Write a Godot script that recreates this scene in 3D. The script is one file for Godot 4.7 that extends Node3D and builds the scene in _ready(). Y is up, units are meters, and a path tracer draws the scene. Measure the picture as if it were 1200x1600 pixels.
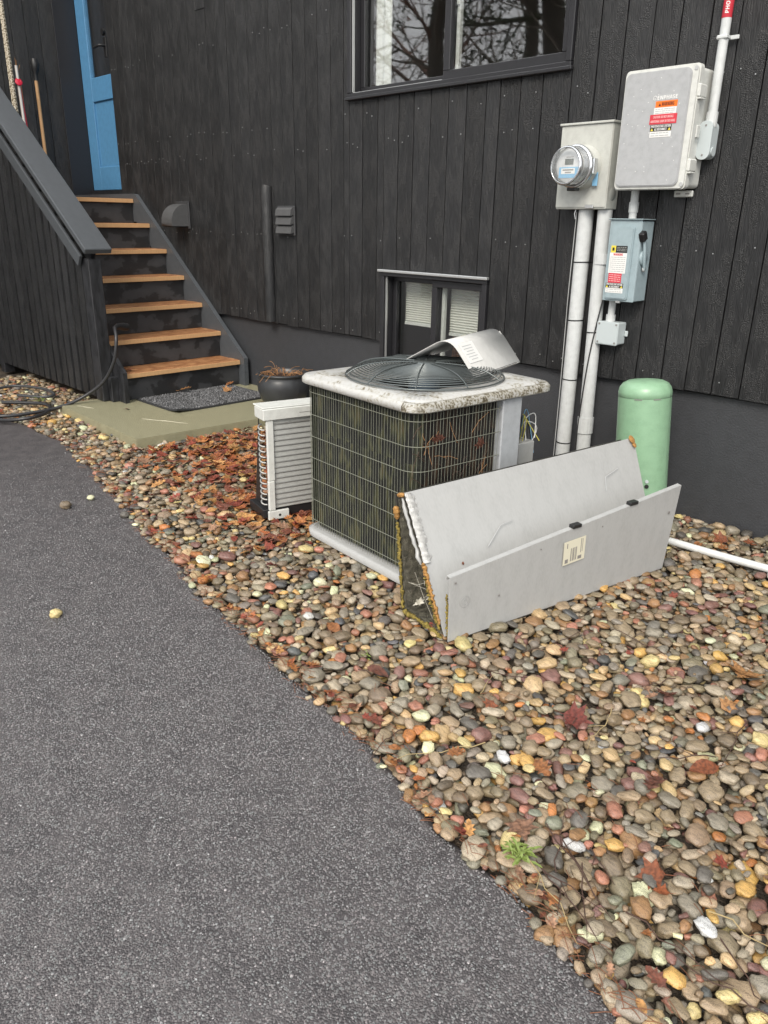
extends Node3D
# A black-boarded house wall with meters, a scrapped condenser and cabinet panels on river pebbles beside a driveway.

var M := {}
var rng := RandomNumberGenerator.new()
var taken := {}
var cam_pos := Vector3(1.2703, 1.4, 3.6784)

func _ready():
	rng.seed = 20240611
	# ---- camera, sky, sun, exposure
	var cam := Camera3D.new(); cam.name = "camera"; add_child(cam)
	cam.transform = Transform3D(Basis(Vector3(0.694428, 0.015541, -0.719394), Vector3(-0.263883, 0.935612, -0.234513), Vector3(0.669429, 0.352688, 0.653817)).orthonormalized(), cam_pos)
	cam.fov = 67.16; cam.near = 0.05; cam.far = 400.0; cam.current = true
	var sky_mat := ProceduralSkyMaterial.new()
	sky_mat.sky_top_color = Color(0.915, 0.925, 0.935); sky_mat.sky_horizon_color = Color(0.87, 0.875, 0.88); sky_mat.sky_curve = 0.2
	sky_mat.ground_bottom_color = Color(0.20, 0.19, 0.18); sky_mat.ground_horizon_color = Color(0.5, 0.5, 0.5)
	sky_mat.energy_multiplier = 1.0
	var env := Environment.new()
	env.background_mode = Environment.BG_SKY
	env.sky = Sky.new(); env.sky.sky_material = sky_mat
	env.tonemap_mode = Environment.TONE_MAPPER_LINEAR
	env.tonemap_exposure = 2.45
	env.sdfgi_enabled = true; env.ssao_enabled = true; env.ssil_enabled = true
	var we := WorldEnvironment.new(); we.name = "environment"; we.environment = env; add_child(we)
	var sun := DirectionalLight3D.new(); sun.name = "overcast_sun"; add_child(sun)
	sun.light_energy = 0.45; sun.light_angular_distance = 25.0; sun.light_color = Color(1.0, 0.97, 0.93); sun.shadow_enabled = true
	sun.look_at_from_position(Vector3(4, 7.5, 8), Vector3.ZERO)
	# ---- materials, setting, things
	materials()
	build_ground()
	build_house()
	build_stairs()
	build_slab()
	build_gravel()
	build_asphalt()
	build_condenser()
	build_access_panel()
	build_coil()
	build_cabinet_panel()
	build_utilities()
	build_wall_fittings()
	build_pedestal()
	build_pot_and_mat()
	build_cable()
	build_landing_tools()
	build_loose()
	build_trees()

# ------------------------------------------------------------------ helpers
func numbered(called: String) -> String:
	if not taken.has(called):
		taken[called] = 0
		return called
	taken[called] += 1
	return "%s_%03d" % [called, taken[called]]

func tag(o: Node, label: String, category: String, group := "", kind := ""):
	if label: o.set_meta("label", label)
	if category: o.set_meta("category", category)
	if group: o.set_meta("group", group)
	if kind: o.set_meta("kind", kind)
	return o

func thing(called: String, label: String, category: String, at := Vector3.ZERO, turn := 0.0, group := "") -> Node3D:
	var o := Node3D.new(); o.name = numbered(called); add_child(o)
	o.position = at; o.rotation.y = turn
	tag(o, label, category, group)
	return o

func begin(flat := true) -> SurfaceTool:
	var s := SurfaceTool.new(); s.begin(Mesh.PRIMITIVE_TRIANGLES)
	s.set_smooth_group(-1 if flat else 1)
	return s

func done(called: String, s: SurfaceTool, m: Material, parent: Node = self) -> MeshInstance3D:
	s.generate_normals()
	var o := MeshInstance3D.new()
	o.name = numbered(called) if parent == self else called
	o.mesh = s.commit(); o.material_override = m
	parent.add_child(o, true)
	return o

func meshed(called: String, mesh: Mesh, m: Material, parent: Node) -> MeshInstance3D:
	var o := MeshInstance3D.new(); o.name = numbered(called) if parent == self else called
	o.mesh = mesh; o.material_override = m
	parent.add_child(o, true)
	return o

func tri(s: SurfaceTool, a: Vector3, b: Vector3, c: Vector3):
	s.add_vertex(a); s.add_vertex(c); s.add_vertex(b)

func quad(s: SurfaceTool, a: Vector3, b: Vector3, c: Vector3, d: Vector3):
	tri(s, a, b, c); tri(s, a, c, d)

func qo(s: SurfaceTool, a: Vector3, b: Vector3, c: Vector3, d: Vector3, o: Vector3):
	if (b - a).cross(c - a).dot(o) < 0: quad(s, a, d, c, b)
	else: quad(s, a, b, c, d)

func to_(s: SurfaceTool, a: Vector3, b: Vector3, c: Vector3, o: Vector3):
	if (b - a).cross(c - a).dot(o) < 0: tri(s, a, c, b)
	else: tri(s, a, b, c)

func box(s: SurfaceTool, c: Vector3, sz: Vector3, b := Basis(), bev := 0.0):
	var h := sz * 0.5
	s.set_smooth_group(-1)
	for ax in 3:
		var u := (ax + 1) % 3
		var v := (ax + 2) % 3
		for sg in [-1.0, 1.0]:
			var p := []
			for k in [[-1, -1], [1, -1], [1, 1], [-1, 1]]:
				var q := Vector3.ZERO
				q[ax] = sg * h[ax]; q[u] = k[0] * (h[u] - bev); q[v] = k[1] * (h[v] - bev)
				p.append(c + b * q)
			var o := Vector3.ZERO
			o[ax] = sg
			qo(s, p[0], p[1], p[2], p[3], b * o)
	if bev <= 0: return
	for ax in 3:
		var u := (ax + 1) % 3
		var v := (ax + 2) % 3
		for su in [-1.0, 1.0]:
			for sv in [-1.0, 1.0]:
				var p := []
				for k in [[-1, 0], [1, 0], [1, 1], [-1, 1]]:
					var q := Vector3.ZERO
					q[ax] = k[0] * (h[ax] - bev)
					q[u] = su * (h[u] - (bev if k[1] == 1 else 0.0)); q[v] = sv * (h[v] - (bev if k[1] == 0 else 0.0))
					p.append(c + b * q)
				var o := Vector3.ZERO
				o[u] = su; o[v] = sv
				qo(s, p[0], p[1], p[2], p[3], b * o)
	for sx in [-1.0, 1.0]:
		for sy in [-1.0, 1.0]:
			for sz2 in [-1.0, 1.0]:
				var sgn := Vector3(sx, sy, sz2)
				var p := []
				for ax in 3:
					var q := sgn * (h - Vector3(bev, bev, bev))
					q[ax] = sgn[ax] * h[ax]
					p.append(c + b * q)
				to_(s, p[0], p[1], p[2], b * sgn)

func bx(called: String, x0: float, x1: float, y0: float, y1: float, z0: float, z1: float, m: Material, parent: Node, bev := 0.002) -> MeshInstance3D:
	var s := begin()
	box(s, Vector3(x0 + x1, y0 + y1, z0 + z1) * 0.5, Vector3(x1 - x0, y1 - y0, z1 - z0), Basis(), minf(bev, 0.45 * minf(x1 - x0, minf(y1 - y0, z1 - z0))))
	return done(called, s, m, parent)

func frame_of(d: Vector3) -> Basis:
	var y := d.normalized()
	var a := Vector3.UP if absf(y.y) < 0.9 else Vector3.RIGHT
	var x := a.cross(y).normalized()
	return Basis(x, y, x.cross(y))

func tube(s: SurfaceTool, pts: Array, r, n := 8, cap := true):
	var rings := []
	var last := pts.size() - 1
	var bas := frame_of(pts[1] - pts[0])
	for i in pts.size():
		var d: Vector3 = (pts[mini(i + 1, last)] - pts[maxi(i - 1, 0)]).normalized()
		if d.length() < 0.5: d = bas.y
		var x := (bas.x - d * bas.x.dot(d)).normalized()
		bas = Basis(x, d, x.cross(d))
		var rad: float = r[i] if r is Array else r
		var ring := []
		for k in n:
			var t := TAU * k / n
			ring.append(pts[i] + (bas.x * cos(t) + bas.z * sin(t)) * rad)
		rings.append(ring)
	s.set_smooth_group(1)
	for i in last:
		for k in n:
			var k2 := (k + 1) % n
			quad(s, rings[i][k], rings[i + 1][k], rings[i + 1][k2], rings[i][k2])
	if cap:
		s.set_smooth_group(-1)
		for k in n - 2:
			to_(s, rings[0][0], rings[0][k + 1], rings[0][k + 2], pts[0] - pts[1])
			to_(s, rings[last][0], rings[last][k + 1], rings[last][k + 2], pts[last] - pts[last - 1])

func smooth_path(pts: Array, per := 6) -> Array:
	var out := []
	for i in pts.size() - 1:
		var p0: Vector3 = pts[maxi(i - 1, 0)]
		var p3: Vector3 = pts[mini(i + 2, pts.size() - 1)]
		for k in per:
			out.append((pts[i] as Vector3).cubic_interpolate(pts[i + 1], p0, p3, float(k) / per))
	out.append(pts[-1])
	return out

func lathe(s: SurfaceTool, prof: Array, n := 24, xf := Transform3D(), smooth := true):
	s.set_smooth_group(1 if smooth else -1)
	for i in prof.size() - 1:
		for k in n:
			var t0 := TAU * k / n
			var t1 := TAU * (k + 1) / n
			var a: Vector2 = prof[i]
			var b: Vector2 = prof[i + 1]
			var p := xf * Vector3(a.x * cos(t0), a.y, a.x * sin(t0))
			var q := xf * Vector3(a.x * cos(t1), a.y, a.x * sin(t1))
			var u := xf * Vector3(b.x * cos(t1), b.y, b.x * sin(t1))
			var v := xf * Vector3(b.x * cos(t0), b.y, b.x * sin(t0))
			if a.x < 1e-5: tri(s, p, v, u)
			elif b.x < 1e-5: tri(s, p, v, q)
			else: quad(s, p, v, u, q)

# polygon in xy, from z0 to z1
func extr(s: SurfaceTool, poly: PackedVector2Array, z0: float, z1: float, xf := Transform3D(), smooth := false):
	if Geometry2D.is_polygon_clockwise(poly): poly.reverse()
	var ids := Geometry2D.triangulate_polygon(poly)
	s.set_smooth_group(-1)
	var fz := xf.basis.z
	for i in range(0, ids.size(), 3):
		var a := poly[ids[i]]
		var b := poly[ids[i + 1]]
		var c := poly[ids[i + 2]]
		to_(s, xf * Vector3(a.x, a.y, z1), xf * Vector3(b.x, b.y, z1), xf * Vector3(c.x, c.y, z1), fz)
		to_(s, xf * Vector3(a.x, a.y, z0), xf * Vector3(b.x, b.y, z0), xf * Vector3(c.x, c.y, z0), -fz)
	if smooth: s.set_smooth_group(2)
	for i in poly.size():
		var a := poly[i]
		var b := poly[(i + 1) % poly.size()]
		var o := xf.basis * Vector3(b.y - a.y, a.x - b.x, 0)
		qo(s, xf * Vector3(a.x, a.y, z0), xf * Vector3(b.x, b.y, z0), xf * Vector3(b.x, b.y, z1), xf * Vector3(a.x, a.y, z1), o)

func rrect(w: float, h: float, r: float, n := 6, c := Vector2.ZERO) -> PackedVector2Array:
	var out := PackedVector2Array()
	for i in 4:
		var sg: Vector2 = [Vector2(1, 1), Vector2(-1, 1), Vector2(-1, -1), Vector2(1, -1)][i]
		for k in n + 1:
			var t := deg_to_rad(90.0 * i + 90.0 * k / n)
			out.append(c + sg * Vector2(w * 0.5 - r, h * 0.5 - r) + Vector2(cos(t), sin(t)) * r)
	return out

func text(called: String, words: String, high: float, at: Vector3, m: Material, parent: Node, bas := Basis(), wide := 0.0):
	var t := TextMesh.new()
	var f := SystemFont.new(); f.font_names = PackedStringArray(["Droid Sans"]); f.font_weight = 700
	t.font = f; t.font_size = 32; t.text = words; t.depth = 0.0008; t.curve_step = 4.0
	t.pixel_size = high / 24.0
	var o := meshed(called, t, m, parent)
	var sx := 1.0
	if wide > 0:
		var w := t.get_aabb().size.x
		if w > 0: sx = wide / w
	o.transform = Transform3D(bas * Basis.from_scale(Vector3(sx, 1, 1)), at)
	return o

func lerp_list(xs: Array, ys: Array, x: float) -> float:
	if x <= xs[0]: return ys[0]
	for i in xs.size() - 1:
		if x <= xs[i + 1]: return lerpf(ys[i], ys[i + 1], (x - xs[i]) / (xs[i + 1] - xs[i]))
	return ys[-1]

func gh(x: float) -> float:   # the ground rises a little towards the steps
	return 0.028 * smoothstep(-1.2, -3.4, x) if x < -1.2 else 0.0

func edge_z(x: float) -> float:   # where the pebbles meet the driveway
	return lerp_list([-8.0, -5.2, -4.43, -4.2, -3.55, -2.86, -2.34, -1.86, -1.35, -0.885, -0.534, -0.18, 0.135, 0.347, 0.52, 0.736, 0.89, 1.6, 3.0],
		[1.75, 1.78, 1.86, 1.80, 1.80, 1.93, 2.03, 2.13, 2.227, 2.318, 2.351, 2.407, 2.457, 2.53, 2.545, 2.581, 2.613, 2.70, 2.8], x) + 0.012 * sin(x * 9.0) + 0.006 * sin(x * 31.0)

# ------------------------------------------------------------------ materials
func lin(r: float, g: float, b: float, a := 1.0) -> Color:
	var c := Color(r, g, b).linear_to_srgb()
	c.a = a
	return c

func noise_bytes(kind: int, freq: float, oct: int, size: int, sd: int, cell := -1) -> PackedByteArray:
	var n := FastNoiseLite.new(); n.seed = sd; n.noise_type = kind; n.frequency = freq
	n.fractal_type = FastNoiseLite.FRACTAL_FBM if oct > 1 else FastNoiseLite.FRACTAL_NONE
	n.fractal_octaves = maxi(oct, 1)
	if cell >= 0: n.cellular_return_type = cell
	var im := n.get_seamless_image(size, size, false, false, 0.12, true)
	im.convert(Image.FORMAT_L8)
	return im.get_data()

func tex_l(b: PackedByteArray, size: int) -> ImageTexture:
	return ImageTexture.create_from_image(Image.create_from_data(size, size, false, Image.FORMAT_L8, b))

func tex_n(b: PackedByteArray, size: int, strength: float) -> ImageTexture:
	var im := Image.create_from_data(size, size, false, Image.FORMAT_L8, b)
	im.convert(Image.FORMAT_RGBA8)
	im.bump_map_to_normal_map(strength)
	return ImageTexture.create_from_image(im)

# a three-stop ramp over bytes
func tex_ramp(b: PackedByteArray, size: int, stops: Array) -> ImageTexture:
	var lut := PackedByteArray(); lut.resize(768)
	for i in 256:
		var t := i / 255.0
		var c: Color = stops[0][1]
		for k in stops.size() - 1:
			if t >= stops[k][0]:
				c = (stops[k][1] as Color).lerp(stops[k + 1][1], clampf((t - stops[k][0]) / maxf(stops[k + 1][0] - stops[k][0], 1e-4), 0, 1))
		lut[i * 3] = int(clampf(c.r, 0, 1) * 255); lut[i * 3 + 1] = int(clampf(c.g, 0, 1) * 255); lut[i * 3 + 2] = int(clampf(c.b, 0, 1) * 255)
	var out := PackedByteArray(); out.resize(b.size() * 3)
	for i in b.size():
		var v := b[i] * 3
		out[i * 3] = lut[v]; out[i * 3 + 1] = lut[v + 1]; out[i * 3 + 2] = lut[v + 2]
	return ImageTexture.create_from_image(Image.create_from_data(size, size, false, Image.FORMAT_RGB8, out))

func mixed(a: PackedByteArray, b: PackedByteArray, k: float) -> PackedByteArray:
	var o := PackedByteArray(); o.resize(a.size())
	for i in a.size(): o[i] = clampi(int(a[i] * k + b[i] * (1.0 - k)), 0, 255)
	return o

func mat(c: Color, rough := 0.6, opt := {}) -> StandardMaterial3D:
	var m := StandardMaterial3D.new()
	m.albedo_color = c; m.roughness = rough
	m.metallic = opt.get("metal", 0.0)
	m.metallic_specular = opt.get("spec", 0.5)
	if opt.has("tex"): m.albedo_texture = opt.tex
	if opt.has("rtex"): m.roughness_texture = opt.rtex
	if opt.has("bump"):
		m.heightmap_enabled = true; m.heightmap_texture = opt.bump; m.heightmap_scale = opt.get("bump_cm", 0.2)
	if opt.has("ntex"):
		m.normal_enabled = true; m.normal_texture = opt.ntex; m.normal_scale = opt.get("nscale", 1.0)
	if opt.has("scale"):
		m.uv1_triplanar = true
		m.uv1_world_triplanar = opt.get("world", true)
		m.uv1_scale = opt.scale if opt.scale is Vector3 else Vector3.ONE * float(opt.scale)
		m.uv1_offset = opt.get("offset", Vector3.ZERO)
		m.uv1_triplanar_sharpness = 4.0
	if opt.get("vcol", false): m.vertex_color_use_as_albedo = true
	if opt.has("back"):
		m.backlight_enabled = true; m.backlight = opt.back
	if opt.has("coat"):
		m.clearcoat_enabled = true; m.clearcoat = opt.coat; m.clearcoat_roughness = opt.get("coat_rough", 0.2)
	return m

func materials():
	var g := func(v: float) -> Color: return Color(v, v, v)
	# --- charred boards: long grain and short cross-cracks
	var S := 1024
	var crack := noise_bytes(FastNoiseLite.TYPE_CELLULAR, 0.035, 1, 512, 3, FastNoiseLite.RETURN_DISTANCE2_SUB)
	var fib := noise_bytes(FastNoiseLite.TYPE_SIMPLEX, 0.05, 4, 512, 5)
	var patch := noise_bytes(FastNoiseLite.TYPE_SIMPLEX, 0.012, 4, 512, 9)
	var ch := PackedByteArray(); ch.resize(S * S)
	var ca := PackedByteArray(); ca.resize(S * S)
	for y in S:
		var yc := ((y * 4) % 512) * 512
		var yf := ((y / 8) % 512) * 512
		var yp := (y / 4 % 512) * 512
		for x in S:
			var c := crack[yc + ((x * 2) % 512)]
			var f := fib[yf + ((x * 3) % 512)]
			var p := patch[yp + (x / 2)]
			var w := clampf((p - 90) / 90.0, 0.0, 1.0)
			ch[y * S + x] = clampi(int(minf(c * 1.6, 150.0) * w * 0.75 + f * 0.55), 0, 255)
			ca[y * S + x] = clampi(int(112 + (f - 128) * 0.70 + (p - 128) * 0.30 + (minf(c, 60) - 50) * 0.9 * w), 0, 255)
	var t_char := tex_ramp(ca, S, [[0.0, Color(0.42, 0.42, 0.43)], [0.38, Color(0.72, 0.72, 0.72)], [0.55, Color(0.84, 0.84, 0.83)], [0.8, Color(0.97, 0.96, 0.95)], [1.0, Color(1, 1, 1)]])
	var h_char := tex_l(ch, S)
	var r_char := tex_ramp(ca, S, [[0.0, g.call(0.95)], [0.5, g.call(0.80)], [1.0, g.call(0.62)]])
	M.boards = []
	for i in 14:
		var v := rng.randf_range(0.72, 1.32)
		M.boards.append(mat(lin(0.030 * v, 0.031 * v, 0.0335 * v), 0.50, {tex = t_char, bump = h_char, bump_cm = 0.45, rtex = r_char, scale = Vector3(1.6, 1.15, 1.6), offset = Vector3(rng.randf() * 7, rng.randf() * 7, rng.randf() * 7)}))
	# --- plain noises
	var fine := noise_bytes(FastNoiseLite.TYPE_SIMPLEX, 0.06, 4, 512, 21)
	var coarse := noise_bytes(FastNoiseLite.TYPE_SIMPLEX, 0.010, 5, 512, 22)
	var gran := noise_bytes(FastNoiseLite.TYPE_CELLULAR, 0.09, 1, 512, 23, FastNoiseLite.RETURN_CELL_VALUE)
	var gdis := noise_bytes(FastNoiseLite.TYPE_CELLULAR, 0.09, 1, 512, 23, FastNoiseLite.RETURN_DISTANCE)
	var t_fine := tex_l(fine, 512)
	var t_soft := tex_ramp(mixed(fine, coarse, 0.35), 512, [[0.0, g.call(0.90)], [0.35, g.call(0.955)], [0.65, g.call(0.985)], [1.0, g.call(1.0)]])
	var t_hard := tex_ramp(coarse, 512, [[0.0, g.call(0.55)], [0.5, g.call(0.82)], [1.0, g.call(1.0)]])
	var t_rough := tex_ramp(mixed(fine, coarse, 0.5), 512, [[0.0, g.call(0.75)], [1.0, g.call(1.0)]])
	M.t_fine = t_fine; M.t_soft = t_soft; M.t_hard = t_hard
	# --- foundation, black paint, frames
	M.foundation = mat(lin(0.044, 0.046, 0.051), 0.5, {tex = t_soft, bump = t_fine, bump_cm = 0.09, scale = 2.2})
	M.black_paint = mat(lin(0.030, 0.031, 0.035), 0.5, {tex = t_hard, bump = t_fine, bump_cm = 0.06, rtex = t_rough, scale = Vector3(3, 1.2, 3)})
	M.riser_paint = mat(lin(0.050, 0.051, 0.054), 0.5, {tex = tex_ramp(coarse, 512, [[0.0, g.call(0.60)], [0.46, g.call(0.66)], [0.52, g.call(0.9)], [1.0, g.call(1.0)]]), bump = t_fine, bump_cm = 0.05, rtex = t_rough, scale = Vector3(0.7, 0.9, 0.7)})
	M.rail_paint = mat(lin(0.075, 0.082, 0.090), 0.30, {tex = t_soft, bump = t_fine, bump_cm = 0.03, scale = 3.0})
	M.frame_black = mat(lin(0.022, 0.022, 0.025), 0.35, {tex = t_soft, scale = 4.0})
	M.wall_core = mat(lin(0.012, 0.012, 0.013), 0.9)
	M.interior = mat(lin(0.42, 0.40, 0.36), 0.85)
	M.interior_floor = mat(lin(0.16, 0.11, 0.07), 0.6)
	M.roofing = mat(lin(0.05, 0.05, 0.05), 0.9)
	M.glass = mat(Color(0.05, 0.06, 0.055, 0.04), 0.02, {spec = 0.72})
	M.glass.transparency = BaseMaterial3D.TRANSPARENCY_ALPHA
	M.curtain = mat(lin(0.70, 0.75, 0.70), 0.8, {tex = t_soft, scale = 6.0})
	M.shade = mat(lin(0.74, 0.77, 0.70), 0.85, {tex = t_soft, scale = 5.0})
	M.blue = mat(lin(0.085, 0.245, 0.44), 0.45, {tex = t_soft, bump = t_fine, bump_cm = 0.02, scale = 3.0})
	M.steel_light = mat(lin(0.55, 0.56, 0.56), 0.35, {metal = 0.7})
	# --- wood treads
	var wood := PackedByteArray(); wood.resize(512 * 512)
	for y in 512:
		for x in 512:
			wood[y * 512 + x] = clampi(int(fine[((y / 12) % 512) * 512 + (x * 2) % 512] * 0.75 + coarse[((y / 3) % 512) * 512 + x] * 0.3), 0, 255)
	var t_wood := tex_ramp(wood, 512, [[0.0, Color(0.30, 0.19, 0.13)], [0.36, Color(0.52, 0.35, 0.24)], [0.58, Color(0.72, 0.53, 0.37)], [0.8, Color(0.86, 0.70, 0.52)], [1.0, Color(0.93, 0.82, 0.66)]])
	M.tread = mat(Color(0.92, 0.88, 0.84), 0.42, {tex = t_wood, bump = tex_l(wood, 512), bump_cm = 0.08, scale = Vector3(2.6, 2.6, 2.6)})
	M.handle_wood = mat(lin(0.55, 0.33, 0.16), 0.5, {tex = t_soft, scale = Vector3(9, 2, 9)})
	# --- ground
	M.soil = mat(lin(0.13, 0.10, 0.072), 0.9, {tex = t_hard, bump = t_fine, bump_cm = 1.0, scale = 3.0})
	M.earth = mat(lin(0.06, 0.05, 0.035), 0.95, {tex = t_hard, scale = 0.8})
	var asp := PackedByteArray(); asp.resize(S * S)
	var ash := PackedByteArray(); ash.resize(S * S)
	var g2 := noise_bytes(FastNoiseLite.TYPE_CELLULAR, 0.16, 1, S, 31, FastNoiseLite.RETURN_CELL_VALUE)
	var g3 := noise_bytes(FastNoiseLite.TYPE_CELLULAR, 0.16, 1, S, 31, FastNoiseLite.RETURN_DISTANCE)
	for i in S * S:
		var y := i / S
		var x := i % S
		var v := g2[i]
		var k := coarse[(y / 2) * 512 + x / 2]
		asp[i] = clampi(int(70 + (v - 128) * 0.42 + (k - 128) * 0.28 + (70 if v > 246 else 0)), 0, 255)
		ash[i] = clampi(int(200 - g3[i] * 0.7 + (v - 128) * 0.35), 0, 255)
	var t_asp := tex_ramp(asp, S, [[0.0, Color(0.58, 0.57, 0.58)], [0.28, Color(0.74, 0.72, 0.73)], [0.5, Color(0.86, 0.84, 0.84)], [1.0, Color(1, 1, 1)]])
	M.asphalt = mat(lin(0.168, 0.163, 0.163), 0.55, {tex = t_asp, bump = tex_l(ash, S), bump_cm = 0.3, scale = 1.45})
	M.chip = mat(Color.WHITE, 0.5, {vcol = true, bump = t_fine, bump_cm = 0.05, scale = 22.0})
	# --- pebbles
	var band := PackedByteArray(); band.resize(512 * 512)
	for i in 512 * 512:
		var y := i / 512
		var x := i % 512
		band[i] = clampi(int(fine[i] * 0.55 + coarse[((y * 2) % 512) * 512 + (x / 2)] * 0.45), 0, 255)
	var t_peb := tex_ramp(band, 512, [[0.0, g.call(0.50)], [0.34, g.call(0.74)], [0.5, g.call(0.90)], [0.66, g.call(0.97)], [1.0, g.call(1.0)]])
	M.t_peb = t_peb
	M.pebble_mass = mat(Color.WHITE, 0.33, {vcol = true, tex = t_peb, bump = t_fine, bump_cm = 0.10, scale = 9.0, spec = 0.5})
	M.pebbles = []
	for c in palette():
		M.pebbles.append(mat((c as Color).linear_to_srgb(), 0.33, {tex = t_peb, bump = t_fine, bump_cm = 0.10, scale = 9.0, offset = Vector3(rng.randf() * 3, rng.randf() * 3, rng.randf() * 3)}))
	M.slab = mat(lin(0.285, 0.27, 0.175), 0.42, {tex = t_soft, bump = t_fine, bump_cm = 0.15, rtex = t_rough, scale = 2.5})
	M.mat_base = mat(lin(0.022, 0.023, 0.025), 0.85)
	M.mat_pile = mat(Color.WHITE, 0.55, {vcol = true})
	# --- metals and plastics
	var grime := mixed(noise_bytes(FastNoiseLite.TYPE_SIMPLEX, 0.045, 5, 512, 41), noise_bytes(FastNoiseLite.TYPE_SIMPLEX, 0.008, 3, 512, 43), 0.55)
	M.cap_paint = mat(lin(0.50, 0.50, 0.485), 0.42, {tex = tex_ramp(grime, 512, [[0.0, Color(0.44, 0.40, 0.32)], [0.22, Color(0.66, 0.62, 0.55)], [0.31, Color(0.91, 0.90, 0.87)], [0.5, g.call(0.96)], [1.0, g.call(1.0)]]), bump = t_fine, bump_cm = 0.05, scale = 1.9})
	M.sheet_grey = mat(lin(0.255, 0.26, 0.255), 0.42, {tex = t_soft, bump = t_fine, bump_cm = 0.012, rtex = t_rough, scale = 2.0})
	M.sheet_light = mat(lin(0.395, 0.40, 0.395), 0.42, {tex = tex_ramp(mixed(fine, coarse, 0.5), 512, [[0.0, g.call(0.92)], [0.35, g.call(0.965)], [0.6, g.call(0.99)], [1.0, g.call(1.0)]]), bump = t_fine, bump_cm = 0.012, rtex = t_rough, scale = Vector3(3.0, 1.1, 3.0)})
	M.sheet_access = mat(lin(0.50, 0.50, 0.485), 0.42, {tex = t_soft, rtex = t_rough, scale = 5.0})
	M.sheet_raw = mat(lin(0.36, 0.35, 0.32), 0.32, {metal = 0.85, tex = t_hard, scale = 3.0})
	M.post_grey = mat(lin(0.40, 0.42, 0.44), 0.4, {tex = t_soft, scale = 4.0})
	M.foil = mat(lin(0.27, 0.255, 0.20), 0.36, {metal = 0.6, tex = t_hard, bump = t_fine, bump_cm = 0.5, scale = 5.0})
	M.fibre = mat(lin(0.55, 0.42, 0.10), 0.95, {tex = t_hard, bump = t_fine, bump_cm = 0.8, scale = 7.0})
	M.orange_foam = mat(lin(0.46, 0.24, 0.07), 0.8, {tex = t_soft, bump = t_fine, bump_cm = 0.4, scale = 8.0})
	M.white_foam = mat(lin(0.80, 0.80, 0.78), 0.85, {tex = t_soft, bump = t_fine, bump_cm = 0.8, scale = 9.0})
	M.web = mat(lin(0.6, 0.58, 0.5), 0.8)
	M.cap_dirty = mat(lin(0.44, 0.435, 0.41), 0.5, {tex = tex_ramp(grime, 512, [[0.0, Color(0.25, 0.22, 0.16)], [0.36, Color(0.52, 0.48, 0.40)], [0.48, Color(0.82, 0.80, 0.75)], [0.62, g.call(0.95)], [1.0, g.call(1.0)]]), bump = t_fine, bump_cm = 0.08, scale = 3.1})
	M.wire = mat(lin(0.25, 0.26, 0.21), 0.45, {metal = 0.3})
	M.wire_fan = mat(lin(0.10, 0.115, 0.115), 0.30, {metal = 0.45, spec = 0.7})
	M.grille_bar = mat(lin(0.32, 0.33, 0.33), 0.35, {metal = 0.5})
	M.vent_grey = mat(lin(0.085, 0.086, 0.088), 0.42, {tex = t_soft, scale = 4.0})
	var coil := PackedByteArray(); coil.resize(512 * 512)
	for y in 512:
		for x in 512:
			coil[y * 512 + x] = clampi(int(coarse[((y / 2) % 512) * 512 + (x * 3) % 512] * 0.9 + (fine[((y / 5) % 512) * 512 + (x * 3) % 512] - 128) * 0.55), 0, 255)
	M.coil_dirty = mat(Color(0.72, 0.72, 0.72), 0.75, {tex = tex_ramp(coil, 512, [[0.0, Color(0.05, 0.06, 0.06)], [0.42, Color(0.13, 0.14, 0.12)], [0.55, Color(0.27, 0.29, 0.19)], [0.72, Color(0.38, 0.38, 0.24)], [1.0, Color(0.42, 0.36, 0.26)]]), bump = tex_l(coil, 512), bump_cm = 0.6, scale = Vector3(1.2, 1.9, 1.2)})
	M.coil_brown = mat(Color(0.70, 0.66, 0.62), 0.8, {tex = tex_ramp(coil, 512, [[0.0, Color(0.05, 0.05, 0.05)], [0.42, Color(0.14, 0.12, 0.11)], [0.6, Color(0.28, 0.23, 0.18)], [1.0, Color(0.46, 0.36, 0.27)]]), bump = tex_l(coil, 512), bump_cm = 0.6, scale = Vector3(1.6, 1.3, 1.6), offset = Vector3(0.4, 0.2, 0.7)})
	M.green_strip = mat(lin(0.115, 0.135, 0.075), 0.6, {tex = t_hard, scale = 8.0})
	M.motor = mat(lin(0.12, 0.16, 0.20), 0.4, {metal = 0.3})
	M.blade = mat(lin(0.16, 0.17, 0.18), 0.4, {metal = 0.6})
	M.black_plastic = mat(lin(0.014, 0.014, 0.015), 0.42)
	M.rubber = mat(lin(0.022, 0.022, 0.024), 0.38)
	M.pvc = mat(lin(0.58, 0.60, 0.60), 0.42, {tex = t_soft, rtex = t_rough, scale = 4.0})
	M.pvc_white = mat(lin(0.62, 0.63, 0.62), 0.45, {tex = t_soft, scale = 6.0})
	M.box_beige = mat(lin(0.50, 0.51, 0.475), 0.42, {tex = t_soft, scale = 4.0})
	M.box_beige_dark = mat(lin(0.30, 0.31, 0.295), 0.45)
	M.cover_grey = mat(lin(0.40, 0.41, 0.42), 0.38, {tex = t_soft, scale = 4.0})
	M.cover_frame = mat(lin(0.62, 0.63, 0.60), 0.42, {tex = t_soft, scale = 4.0})
	M.switch_grey = mat(lin(0.31, 0.39, 0.42), 0.40, {tex = t_soft, scale = 4.0})
	M.junction = mat(lin(0.47, 0.52, 0.53), 0.42)
	M.knockout = mat(lin(0.36, 0.37, 0.35), 0.45)
	M.chrome = mat(lin(0.62, 0.63, 0.64), 0.18, {metal = 0.95})
	M.meter_glass = mat(Color(0.95, 0.97, 0.97, 0.10), 0.03)
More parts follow.
